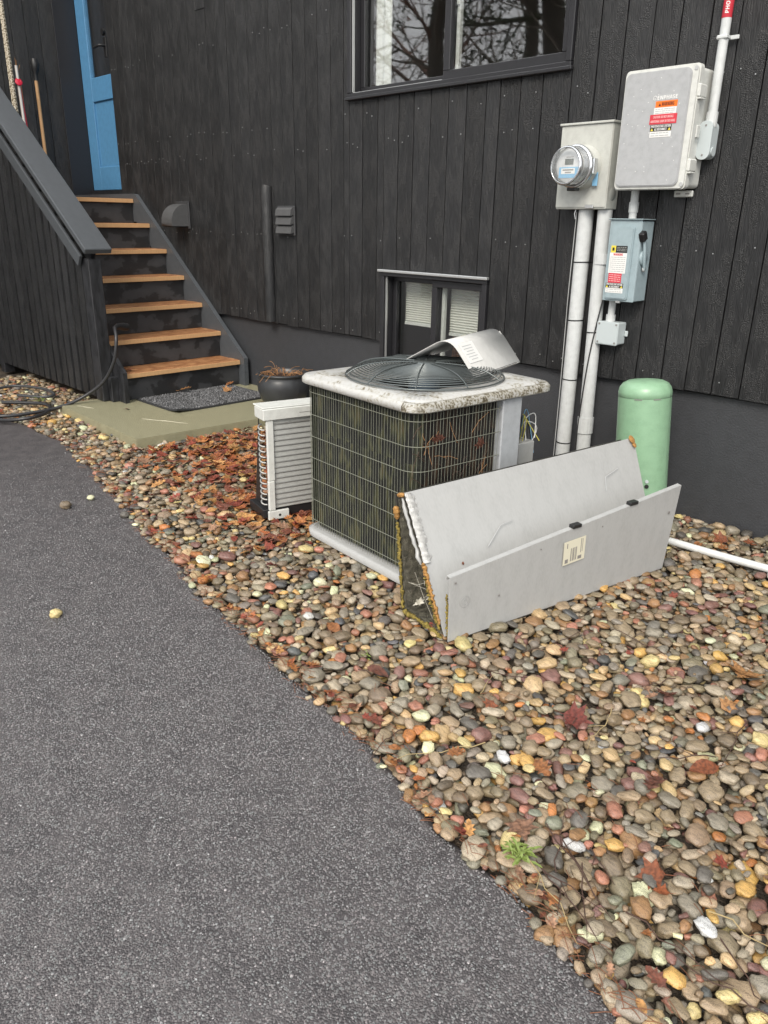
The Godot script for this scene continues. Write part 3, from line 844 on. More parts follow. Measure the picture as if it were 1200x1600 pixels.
func build_gravel():
	# the bed under the stones, one sheet
	var s := begin(false)
	var x := -7.0
	while x < 3.0:
		var x2 := x + 0.2
		quad(s, Vector3(x, gh(x) - 0.024, edge_z(x) + 0.05), Vector3(x2, gh(x2) - 0.024, edge_z(x2) + 0.05), Vector3(x2, gh(x2) - 0.024, -0.1), Vector3(x, gh(x) - 0.024, -0.1))
		x = x2
	var bed := done("gravel_bed", s, M.soil)
	tag(bed, "bed of rounded river pebbles along the house", "gravel", "", "structure")
	# drop the stones one by one on a height map; of a few places each takes the lowest
	H = PackedFloat32Array(); H.resize(HNX * HNZ)
	for k in HNZ:
		for i in HNX: H[k * HNX + i] = gh(HX + i * HC) - 0.045
	var placed := []
	var total := 41000
	for n in total:
		var a := rng.randf_range(0.0145, 0.027)
		var big := rng.randf()
		if big < 0.17: a = rng.randf_range(0.026, 0.036)
		elif big > 0.86: a = rng.randf_range(0.010, 0.015)
		if n > 24000: a = rng.randf_range(0.010, 0.019)
		var b := a * rng.randf_range(0.52, 0.92)
		var c := b * rng.randf_range(0.42, 0.82)
		var yaw := rng.randf() * PI
		var best := 1e9
		var bp := Vector2.ZERO
		for q in (2 if n < 7000 else (4 if n < 24000 else 9)):
			var px := rng.randf_range(-6.0, 1.75)
			var z1 := edge_z(px)
			if rng.randf() > (z1 + 0.3) / 3.0: continue
			var pz := rng.randf_range(0.0, z1 - 0.004)
			if px > 0.55 + pz * 0.45: continue
			if px < -3.14 and px > -4.40 and pz < 1.47: continue
			if px < -4.40 and pz < 1.12: continue
			var y := rest(px, pz, a, b, c, yaw)
			if y - gh(px) < best:
				best = y - gh(px); bp = Vector2(px, pz)
		if best > (0.026 if n < 24000 else 0.014): continue
		var yc := rest(bp.x, bp.y, a, b, c, yaw) - 0.12 * c
		lay(bp.x, bp.y, a, b, c, yaw, yc)
		placed.append([bp.x, yc, bp.y, a, b, c, yaw, pick_stone(), n])
	# a loose run of stones over the driveway edge
	for n in 170:
		var px := rng.randf_range(-3.6, 1.4)
		var a := rng.randf_range(0.010, 0.022)
		var b := a * rng.randf_range(0.65, 0.9)
		var c := b * 0.6
		placed.append([px, gh(px) + 0.003 + c * 0.85, edge_z(px) + rng.randf_range(-0.02, 0.03), a, b, c, rng.randf() * PI, pick_stone(), 99999])
	# the 300 that show largest are pieces of their own, the rest one mass
	for p in placed:
		var d := cam_pos.distance_to(Vector3(p[0], p[1], p[2]))
		var seen := 1.0 if p[0] < 0.05 + p[2] * 0.42 and p[8] > 9000 else 0.0
		p.append(seen * p[3] * p[4] / (d * d))
	placed.sort_custom(func(u, v): return u[9] > v[9])
	var full := []
	var open := []
	var low := []
	for v in 9:
		var am := ArrayMesh.new()
		am.add_surface_from_arrays(Mesh.PRIMITIVE_TRIANGLES, stone_arrays(4, 11 + v * 7, false))
		full.append(am)
		open.append(stone_arrays(3, 11 + v * 7, true)); low.append(stone_arrays(2, 11 + v * 7, true))
	var pos := PackedVector3Array()
	var nor := PackedVector3Array()
	var col := PackedColorArray()
	var idx := PackedInt32Array()
	var pal := palette()
	for i in placed.size():
		var p: Array = placed[i]
		var tilt := rng.randf_range(-0.30, 0.30)
		if rng.randf() < 0.12: tilt *= 2.4
		var bas := Basis(Vector3.UP, -p[6]) * Basis(Vector3(cos(p[6] * 5.0), 0, sin(p[6] * 5.0)), tilt)
		bas = bas * Basis.from_scale(Vector3(p[3], p[5], p[4]))
		var at := Vector3(p[0], p[1], p[2])
		var v := i % 9
		if i < 300:
			var o := MeshInstance3D.new(); o.name = "pebble"
			o.mesh = full[v]; o.material_override = M.pebbles[p[7]]; o.transform = Transform3D(bas, at)
			bed.add_child(o, true)
			continue
		var far := cam_pos.distance_to(at) > 4.6
		var arr: Array = low[v] if p[8] < 7000 or far or p[3] < 0.014 else open[v]
		var vs: PackedVector3Array = arr[Mesh.ARRAY_VERTEX]
		var nn: PackedVector3Array = arr[Mesh.ARRAY_NORMAL]
		var ii: PackedInt32Array = arr[Mesh.ARRAY_INDEX]
		var base := pos.size()
		var nb := bas.inverse().transposed()
		var c: Color = pal[p[7]]
		var k := rng.randf_range(0.72, 1.25)
		c = Color(c.r * k * rng.randf_range(0.95, 1.05), c.g * k, c.b * k * rng.randf_range(0.93, 1.07))
		for q in vs.size():
			pos.append(bas * vs[q] + at); nor.append((nb * nn[q]).normalized()); col.append(c)
		for q in ii: idx.append(base + q)
	var arrays := []
	arrays.resize(Mesh.ARRAY_MAX)
	arrays[Mesh.ARRAY_VERTEX] = pos; arrays[Mesh.ARRAY_NORMAL] = nor; arrays[Mesh.ARRAY_COLOR] = col; arrays[Mesh.ARRAY_INDEX] = idx
	var am := ArrayMesh.new(); am.add_surface_from_arrays(Mesh.PRIMITIVE_TRIANGLES, arrays)
	var rest_o := meshed("pebbles", am, M.pebble_mass, bed)
	rest_o.set_meta("kind", "stuff")
	print("stones ", placed.size(), " tris ", idx.size() / 3)

func rest(px: float, pz: float, a: float, b: float, c: float, yaw: float) -> float:
	var cs := cos(yaw)
	var sn := sin(yaw)
	var i0 := maxi(int((px - a - HX) / HC), 0)
	var i1 := mini(int((px + a - HX) / HC), HNX - 1)
	var k0 := maxi(int((pz - a - HZ) / HC), 0)
	var k1 := mini(int((pz + a - HZ) / HC), HNZ - 1)
	var m := -1.0
	for k in range(k0, k1 + 1):
		var dz := HZ + (k + 0.5) * HC - pz
		for i in range(i0, i1 + 1):
			var dx := HX + (i + 0.5) * HC - px
			var u := (dx * cs + dz * sn) / a
			var w := (dz * cs - dx * sn) / b
			var q := u * u + w * w
			if q < 0.8: m = maxf(m, H[k * HNX + i] + c * sqrt(1.0 - q))
	return m

func lay(px: float, pz: float, a: float, b: float, c: float, yaw: float, yc: float):
	var cs := cos(yaw)
	var sn := sin(yaw)
	for k in range(maxi(int((pz - a - HZ) / HC), 0), mini(int((pz + a - HZ) / HC), HNZ - 1) + 1):
		var dz := HZ + (k + 0.5) * HC - pz
		for i in range(maxi(int((px - a - HX) / HC), 0), mini(int((px + a - HX) / HC), HNX - 1) + 1):
			var dx := HX + (i + 0.5) * HC - px
			var u := (dx * cs + dz * sn) / a
			var w := (dz * cs - dx * sn) / b
			var q := u * u + w * w
			if q < 1.0: H[k * HNX + i] = maxf(H[k * HNX + i], yc + c * sqrt(1.0 - q))

# ------------------------------------------------------------------ driveway
func build_asphalt():
	var s := begin(false)
	var x := -14.0
	while x < 8.0:
		var x2 := x + 0.1
		var lip := func(u: float) -> float: return edge_z(u) if u > -7.0 else 3.05
		var a := Vector3(x, gh(x) + 0.002, lip.call(x))
		var b := Vector3(x2, gh(x2) + 0.002, lip.call(x2))
		quad(s, Vector3(x, gh(x) + 0.004, 12.0), Vector3(x2, gh(x2) + 0.004, 12.0), b + Vector3(0, 0.002, 0.03), a + Vector3(0, 0.002, 0.03))
		quad(s, a + Vector3(0, 0.002, 0.03), b + Vector3(0, 0.002, 0.03), b + Vector3(0, -0.010, 0), a + Vector3(0, -0.010, 0))
		quad(s, a + Vector3(0, -0.010, 0), b + Vector3(0, -0.010, 0), b + Vector3(0, -0.08, -0.03), a + Vector3(0, -0.08, -0.03))
		x = x2
	var road := done("driveway", s, M.asphalt)
	tag(road, "grey asphalt driveway with coarse stone chips showing", "driveway", "", "structure")
	# chips of stone in the surface, where they can be told apart
	var c := begin()
	var ring := []
	for k in 5: ring.append(Vector3(cos(TAU * k / 5.0 + 0.3 * sin(k * 2.3)) * (0.8 + 0.25 * sin(k * 3.1)), -0.5, sin(TAU * k / 5.0) * (0.85 + 0.2 * cos(k * 1.7))))
	var up := []
	for k in 5: up.append(Vector3(ring[k].x * 0.62 + 0.08 * sin(k * 4.0), 0.42 + 0.10 * sin(k * 2.0), ring[k].z * 0.62))
	for k in 5:
		qo(c, ring[k], ring[(k + 1) % 5], up[(k + 1) % 5], up[k], ring[k] + ring[(k + 1) % 5])
	for k in 3: to_(c, up[0], up[k + 1], up[k + 2], Vector3.UP)
	c.generate_normals()
	var mm := MultiMesh.new(); mm.transform_format = MultiMesh.TRANSFORM_3D; mm.use_colors = true; mm.mesh = c.commit()
	var ts := []
	var cs := []
	var tries := 0
	while ts.size() < 120000 and tries < 800000:
		tries += 1
		var px := rng.randf_range(-3.4, 1.45)
		var ez := edge_z(px)
		var pz := rng.randf_range(ez + 0.012, 4.2)
		var d := Vector2(px - cam_pos.x, pz - cam_pos.z).length()
		var keep := clampf(1.25 - (d - 1.2) / 3.2, 0.12, 1.0)
		if rng.randf() > keep: continue
		# only the part of the driveway in front of the lens and a step to either side
		var dir := Vector2(px - cam_pos.x, pz - cam_pos.z).normalized()
		if dir.dot(Vector2(-0.715, -0.699)) < 0.55: continue
		var r := rng.randf_range(0.0022, 0.0046)
		if rng.randf() < 0.12: r *= 1.35
		var bas := Basis(Vector3.UP, rng.randf() * TAU) * Basis(Vector3.RIGHT, rng.randf_range(-0.5, 0.5)) * Basis(Vector3.BACK, rng.randf_range(-0.5, 0.5)) * Basis.from_scale(Vector3(r, r * rng.randf_range(0.35, 0.6), r * rng.randf_range(0.6, 1.0)))
		ts.append(Transform3D(bas, Vector3(px, gh(px) + 0.004 + r * 0.08, pz)))
		var v := rng.randf_range(0.115, 0.180)
		var q := rng.randf()
		if q < 0.07: v = rng.randf_range(0.21, 0.29)
		elif q < 0.074: v = rng.randf_range(0.34, 0.48)
		var warm := rng.randf_range(-0.04, 0.08)
		cs.append(Color(v * (1.0 + warm), v * (1.0 - warm * 0.3), v * (1.01 - warm * 0.2)))
	mm.instance_count = ts.size()
	for i in ts.size():
		mm.set_instance_transform(i, ts[i]); mm.set_instance_color(i, cs[i])
	var o := MultiMeshInstance3D.new(); o.name = "stone_chips"; o.multimesh = mm; o.material_override = M.chip
	road.add_child(o, true); o.set_meta("kind", "stuff")
	print("chips ", ts.size())

# ------------------------------------------------------------------ condenser
func rr3(w: float, r: float, y: float, n := 6) -> Array:
	var out := []
	for p in rrect(w, w, r, n): out.append(Vector3(p.x, y, -p.y))
	return out

func loop_tube(s: SurfaceTool, pts: Array, r: float, n := 5):
	var q := pts.duplicate()
	q.append(pts[0])
	tube(s, q, r, n, false)

func skirt(s: SurfaceTool, a: Array, b: Array, smooth := true):
	s.set_smooth_group(3 if smooth else -1)
	for i in a.size():
		var k := (i + 1) % a.size()
		quad(s, a[i], a[k], b[k], b[i])

func build_condenser():
	var t := thing("condenser_unit", "grimy air conditioner condenser with a wire cage and round fan grille on pebbles", "air conditioner", Vector3(-0.977, 0.03, 1.254), -0.092)
	var W := 0.764
	var R := 0.078
	# base pan
	var s := begin()
	skirt(s, rr3(W + 0.006, R, 0.0), rr3(W + 0.012, R, 0.028))
	skirt(s, rr3(W + 0.012, R, 0.028), rr3(W - 0.02, R - 0.01, 0.034))
	var f0 := rr3(W - 0.02, R - 0.01, 0.034)
	for i in range(1, f0.size() - 1): to_(s, f0[0], f0[i], f0[i + 1], Vector3.UP)
	done("base_pan", s, M.sheet_light, t)
	# the finned coil: long wrap and the brown clogged side
	var path := []   # from the rear of the -x side round the front to the service corner
	var hw := W * 0.5 - 0.034
	var rc := R - 0.02
	path.append(Vector3(-hw, 0, -hw)); path.append(Vector3(-hw, 0, hw - rc))
	for k in range(1, 7):
		var a := PI - PI / 2 * k / 6.0
		path.append(Vector3(-hw + rc + cos(a) * rc, 0, hw - rc + sin(a) * rc))
	for k in 7:
		var a := PI / 2 - PI / 2 * k / 6.0
		path.append(Vector3(hw - rc + cos(a) * rc, 0, hw - rc + sin(a) * rc))
	path.append(Vector3(hw, 0, 0.18)); path.append(Vector3(hw, 0, -0.085))
	var a1 := begin(false)
	var a2 := begin(false)
	for i in path.size() - 1:
		var p: Vector3 = path[i]
		var q: Vector3 = path[i + 1]
		var st := a1 if i < 13 else a2
		quad(st, p + Vector3.UP * 0.05, q + Vector3.UP * 0.05, q + Vector3.UP * 0.70, p + Vector3.UP * 0.70)
		var pi := p * 0.93
		var qi := q * 0.93
		quad(st, qi + Vector3.UP * 0.05, pi + Vector3.UP * 0.05, pi + Vector3.UP * 0.70, qi + Vector3.UP * 0.70)
	var cf := done("coil_fins", a1, M.coil_dirty, t); cf.set_meta("label", "finned coil face stained green")
	var cb := done("coil_fins", a2, M.coil_brown, t); cb.set_meta("label", "finned coil face clogged with brown leaf litter")
	# upright pipes showing dark behind the cage
	# wire cage: uprights and hoops, too fine to pick apart
	var cage := begin(false)
	var outer := []
	var ho := W * 0.5 - 0.006
	var ro := R
	outer.append(Vector3(-ho, 0, -ho)); 
	var z := -ho
	var along := []
	# sample the cage line by length
	var key := [Vector3(-ho, 0, -ho), Vector3(-ho, 0, ho - ro)]
	for k in range(1, 9):
		var a := PI - PI / 2 * k / 8.0
		key.append(Vector3(-ho + ro + cos(a) * ro, 0, ho - ro + sin(a) * ro))
	for k in 9:
		var a := PI / 2 - PI / 2 * k / 8.0
		key.append(Vector3(ho - ro + cos(a) * ro, 0, ho - ro + sin(a) * ro))
	key.append(Vector3(ho, 0, -0.088))
	var carry := 0.0
	var step := 0.0170
	for i in key.size() - 1:
		var d: float = key[i].distance_to(key[i + 1])
		while carry < d:
			along.append((key[i] as Vector3).lerp(key[i + 1], carry / d)); carry += step
		carry -= d
	for p in along:
		var w := rng.randf_range(-0.0012, 0.0012)
		tube(cage, [p + Vector3(w, 0.052, w), p + Vector3(0, 0.38, 0), p + Vector3(-w, 0.708, w)], 0.0010, 4, false)
	for k in 7:
		var pts := []
		for p in key: pts.append((p as Vector3) * 1.002 + Vector3.UP * (0.085 + 0.098 * k))
		tube(cage, pts, 0.0015, 4, false)
	done("wire_cage", cage, M.wire, t)
	var cs := begin(false)
	var strip := []
	for k in 5:
		var a := PI - 0.15 - 0.9 * k / 4.0
		strip.append(Vector3(-ho + ro + cos(a) * (ro - 0.006), 0, ho - ro + sin(a) * (ro - 0.006)))
	for k in 4: quad(cs, strip[k] + Vector3.UP * 0.046, strip[k + 1] + Vector3.UP * 0.046, strip[k + 1] + Vector3.UP * 0.71, strip[k] + Vector3.UP * 0.71)
	done("corner_strip", cs, M.green_strip, t)
	# service corner: post, recess walls, wires
	bx("corner_post", ho - 0.045, ho + 0.004, 0.046, 0.706, -0.205, -0.092, M.post_grey, t, 0.004)
	bx("recess_wall", 0.10, ho - 0.05, 0.046, 0.70, -0.215, -0.206, M.sheet_raw, t, 0.001)
	bx("recess_wall", 0.09, 0.10, 0.046, 0.70, -0.37, -0.206, M.sheet_raw, t, 0.001)
	bx("rear_post", -0.37, -0.33, 0.046, 0.706, -0.376, -0.33, M.post_grey, t, 0.004)
	bx("service_box", 0.20, 0.30, 0.36, 0.47, -0.40, -0.30, M.sheet_light, t, 0.004)
	for i in 9:
		var q := begin(false)
		var b := Vector3(0.25 + rng.randf_range(-0.035, 0.035), 0.47, -0.36 + rng.randf_range(-0.04, 0.03))
		var pts := [b, b + Vector3(rng.randf_range(-0.03, 0.03), rng.randf_range(0.05, 0.12), rng.randf_range(-0.05, 0.02)), b + Vector3(rng.randf_range(-0.05, 0.06), rng.randf_range(0.04, 0.12), rng.randf_range(-0.06, 0.03)), b + Vector3(rng.randf_range(-0.06, 0.08), rng.randf_range(-0.09, 0.03), rng.randf_range(-0.06, 0.05))]
		tube(q, smooth_path(pts, 6), 0.0022, 5)
		done("loose_wire", q, [M.wire_yellow, M.wire_yellow, M.label_white, M.black_plastic, M.meter_blue][i % 5], t)
	# top cap: rolled lip, a raised ring and the fan opening
	s = begin(false)
	var FR := 0.318
	var wc := 0.800
	var sd := begin(false)   # the side towards the cabinet panel is caked with dirt
	skirt(s, rr3(wc - 0.012, R, 0.709), rr3(wc, R, 0.714))
	for lv in [[rr3(wc, R, 0.714), rr3(wc, R, 0.733)], [rr3(wc, R, 0.733), rr3(wc - 0.022, R - 0.008, 0.745)], [rr3(wc - 0.022, R - 0.008, 0.745), rr3(wc - 0.075, R - 0.01, 0.742)]]:
		var la: Array = lv[0]
		var lb: Array = lv[1]
		for i in la.size():
			var k := (i + 1) % la.size()
			var q := sd if la[i].x > 0.28 and la[k].x > 0.28 else s
			q.set_smooth_group(3)
			quad(q, la[i], la[k], lb[k], lb[i])
	var ds := done("cap_edge", sd, M.cap_dirty, t); ds.set_meta("label", "dirt caked edge of the top cap")
	skirt(s, rr3(wc - 0.075, R - 0.01, 0.742), rr3(wc - 0.095, R - 0.01, 0.751))
	# from the square to the circle
	var sq := rr3(wc - 0.095, R - 0.01, 0.751, 12)
	var ci := []
	var cin := []
	for p in sq:
		var d := Vector3(p.x, 0, p.z).normalized()
		ci.append(d * FR + Vector3.UP * 0.755); cin.append(d * (FR - 0.004) + Vector3.UP * 0.70)
	skirt(s, sq, ci); skirt(s, ci, cin)
	# underside
	skirt(s, rr3(wc - 0.03, R - 0.01, 0.7092), rr3(wc - 0.012, R, 0.709))
	done("top_cap", s, M.cap_paint, t)
	# inside: dark well, motor and blades
	var well := begin(false)
	lathe(well, [Vector2(0.30, 0.70), Vector2(0.29, 0.35)], 28)
	lathe(well, [Vector2(0.29, 0.35), Vector2(0.0, 0.34)], 28)
	done("fan_well", well, M.black_plastic, t)
	var mo := begin(false)
	lathe(mo, [Vector2(0.0, 0.765), Vector2(0.06, 0.765), Vector2(0.068, 0.757), Vector2(0.068, 0.62), Vector2(0.05, 0.60), Vector2(0.0, 0.60)], 20)
	done("fan_motor", mo, M.motor, t)
	for k in 3:
		var bl := begin(false)
		var a := TAU * k / 3.0 + 0.4
		for i in 6:
			var r0 := 0.05 + 0.225 * i / 6.0
			var r1 := 0.05 + 0.225 * (i + 1) / 6.0
			var w0 := 0.05 + 0.07 * i / 6.0
			var w1 := 0.05 + 0.07 * (i + 1) / 6.0
			var ba := Basis(Vector3.UP, a)
			quad(bl, ba * Vector3(r0, 0.53, -w0), ba * Vector3(r0, 0.61, w0), ba * Vector3(r1, 0.61, w1), ba * Vector3(r1, 0.53, -w1))
		done("fan_blade", bl, M.blade, t)
	# grille: rings on a low dome with bars
	var gr := begin(false)
	var dome := func(r: float) -> float: return 0.760 + 0.050 * (1.0 - pow(minf(r / 0.338, 1.0), 5.0))
	for k in 25:
		var r := 0.335 - 0.0120 * k
		if k == 0: r = 0.338
		var pts := []
		for i in 49: pts.append(Vector3(cos(TAU * i / 48.0) * r, dome.call(r), sin(TAU * i / 48.0) * r))
		tube(gr, pts, 0.0026 if k > 0 else 0.0036, 6, false)
	var ho2 := gr
	lathe(ho2, [Vector2(0.0, 0.815), Vector2(0.052, 0.814), Vector2(0.056, 0.809), Vector2(0.0, 0.807)], 24)
	done("fan_grille", gr, M.wire_fan, t)
	for k in 10:
		var a := TAU * k / 10.0 + 0.2
		var b := begin(false)
		var pts := []
		for i in 13:
			var r := 0.05 + 0.288 * i / 12.0
			pts.append(Vector3(cos(a) * r, dome.call(r) + 0.0045, sin(a) * r))
		tube(b, pts, 0.0028, 6)
		done("grille_bar", b, M.wire_fan, t)
	# litter caught in the clogged side
	var n := 0
	for i in 46:
		var at := Vector3(ho - 0.012, rng.randf_range(0.2, 0.69), rng.randf_range(-0.07, 0.36))
		var q := begin(false)
		var d := Vector3(0, rng.randf_range(-1, 1), rng.randf_range(-1, 1)).normalized() * rng.randf_range(0.015, 0.06)
		tube(q, [at - d, at + Vector3(-0.004, 0.006, 0.004), at + d], 0.0012, 4)
		done("stuck_stem", q, M.twig if i % 3 else M.straw, t)
	for p in [Vector3(ho + 0.004, 0.54, 0.03), Vector3(ho + 0.005, 0.60, 0.26), Vector3(ho + 0.003, 0.38, 0.10)]:
		var o := meshed("stuck_leaf", leaf_mesh(int(p.z * 100) + 5), M.leaves[2], t)
		o.transform = Transform3D(Basis(Vector3(0, 0, 1), 1.35) * Basis.from_scale(Vector3.ONE * 0.032), p)

func build_access_panel():
	# the lifted-off corner cover, lying bent over the grille
	var T := Vector3(-1.114, 0.818, 1.286)
	var A := Vector3(-0.868, 0.962, 1.234)
	var B := Vector3(-0.746, 0.807, 1.205)
	var ax := Vector3(-0.213, 0.012, -0.977).normalized() * 0.45
	var t := thing("access_cover", "bent pale sheet metal cover with a white sticker lying over the fan grille", "cover", B)
	var prof := [T]
	var u := (T - A).normalized()
	var v := (B - A).normalized()
	var rb := 0.075
	for k in 9:
		var f := k / 8.0
		prof.append((A + u * rb).lerp(A, f).lerp(A.lerp(A + v * rb, f), f))
	prof.append(B)
	var th := 0.003
	var s := begin(false)
	for i in prof.size() - 1:
		var p: Vector3 = prof[i] - B
		var q: Vector3 = prof[i + 1] - B
		var nrm := (q - p).cross(ax).normalized()
		if nrm.y < 0: nrm = -nrm
		qo(s, p, q, q + ax, p + ax, nrm)
		qo(s, p - nrm * th, q - nrm * th, q + ax - nrm * th, p + ax - nrm * th, -nrm)
		qo(s, p, q, q - nrm * th, p - nrm * th, -ax)
		qo(s, p + ax, q + ax, q + ax - nrm * th, p + ax - nrm * th, ax)
	done("sheet", s, M.sheet_access, t)
	# a small flange along the far edge of the near leg and one at its foot
	var w := (B - (A + v * rb)) 
	var nb := w.normalized().cross(ax.normalized()).normalized()
	if nb.dot(Vector3(1, 0.5, 0.5)) < 0: nb = -nb
	s = begin()
	var mid := Vector3.ZERO + ax * 0.5
	box(s, mid + v * 0.004 - nb * 0.008, Vector3(0.003, 0.016, ax.length()), Basis(v, nb, ax.normalized()), 0.0008)
	done("flange", s, M.sheet_access, t)
	s = begin()
	box(s, ax * 0.985 - v * 0.09 - nb * 0.010, Vector3(0.15, 0.016, 0.003), Basis(v, nb, ax.normalized()), 0.0008)
	done("flange", s, M.sheet_access, t)
	# stickers
	var fr := Basis(ax.normalized(), -v, nb)
	var at := ax * 0.20 - v * 0.105 + nb * 0.0016
	var st := begin()
	box(st, at, Vector3(0.115, 0.095, 0.0012), fr)
	var lab := done("sticker", st, M.label_white, t)
	for k in 6:
		var q := begin()
		box(q, at + nb * 0.001 + v * (-0.032 + 0.013 * k) - ax.normalized() * rng.randf_range(0.0, 0.012), Vector3(rng.randf_range(0.05, 0.085), 0.003, 0.0006), fr)
		done("print_line", q, M.meter_grey, lab)
	var uu := (T - A).normalized()
	var nu := uu.cross(ax.normalized()).normalized()
	if nu.y < 0: nu = -nu
	var at2 := (A - B) + uu * 0.10 + ax * 0.35 + nu * 0.0018
	st = begin()
	box(st, at2, Vector3(0.26, 0.055, 0.0012), Basis(ax.normalized(), uu, -nu))
	var l2 := done("sticker", st, M.label_cream, t)
	st = begin()
	box(st, at2 + ax.normalized() * 0.10 + nu * 0.0012, Vector3(0.045, 0.05, 0.0008), Basis(ax.normalized(), uu, -nu))
	done("yellow_block", st, M.label_yellow, l2)

# ------------------------------------------------------------------ loose cooling coil
func build_coil():
	var yaw := atan2(-0.30, 0.954)
	var t := thing("cooling_coil", "pale finned cooling coil slab standing behind the condenser", "coil", Vector3(-1.615, 0.03, 1.630))
	# own axes: x back into the picture's side, y up, z along the finned face (away from the lens)
	var f := Vector3(0.24, 0, -0.971).normalized()
	var nrm := Vector3(0.971, 0, 0.24).normalized()
	var bas := Basis(f, Vector3.UP, nrm)
	var L := 0.52
	var pl := func(called: String, a0: float, a1: float, y0: float, y1: float, d0: float, d1: float, m: Material, bev := 0.003):
		var s := begin()
		box(s, bas * Vector3((a0 + a1) * 0.5, (y0 + y1) * 0.5, (d0 + d1) * 0.5), Vector3(a1 - a0, y1 - y0, d1 - d0), bas, bev)
		return done(called, s, m, t)
	pl.call("top_plate", -0.022, L + 0.02, 0.497, 0.550, -0.10, 0.012, M.cover_frame)
	pl.call("top_flange", -0.022, L + 0.02, 0.551, 0.556, -0.12, 0.004, M.cover_frame)
	pl.call("end_plate", -0.004, 0.030, 0.20, 0.496, -0.012, 0.006, M.cover_frame)
	pl.call("end_plate", -0.006, 0.026, 0.05, 0.199, -0.012, 0.009, M.cover_frame)
	pl.call("fin_block", 0.027, L, 0.055, 0.494, -0.09, -0.006, M.fin)
	for k in 16:
		var y := 0.075 + 0.0265 * k
		var s := begin(false)
		tube(s, [bas * Vector3(0.028, y, -0.006), bas * Vector3(L, y, -0.006)], 0.0042, 6)
		done("tube_row", s, M.copper, t)
	for k in 15:
		var y := 0.085 + 0.0265 * k
		var s := begin(false)
		var pts := []
		for i in 7:
			var a := -PI / 2 + PI * i / 6.0
			pts.append(bas * Vector3(-0.006 - 0.022 * cos(a), y + 0.011 * sin(a), -0.020 - 0.04 * (i / 6.0)))
		tube(s, pts, 0.0045, 6)
		done("return_bend", s, M.copper, t)
	pl.call("drain_pan", -0.03, L + 0.03, 0.008, 0.052, -0.20, -0.012, M.black_plastic)
	pl.call("foot", -0.012, 0.095, 0.002, 0.048, -0.004, 0.010, M.cover_frame)
	var hole := begin()
	tube(hole, [bas * Vector3(0.045, 0.024, 0.0095), bas * Vector3(0.045, 0.024, 0.0112)], 0.0065, 10)
	done("bolt_hole", hole, M.black_plastic, t)
	var tr := begin()
	extr(tr, PackedVector2Array([Vector2(-0.10, 0.49), Vector2(-0.09, 0.055), Vector2(-0.18, 0.055)]), 0.0, 0.004, Transform3D(Basis(nrm, Vector3.UP, -f) , bas * Vector3(0.0, 0, 0)))
	done("side_plate", tr, M.black_plastic, t)
	pl.call("slot", 0.16, 0.24, 0.520, 0.5225, 0.0122, 0.0128, M.label_print, 0.0)

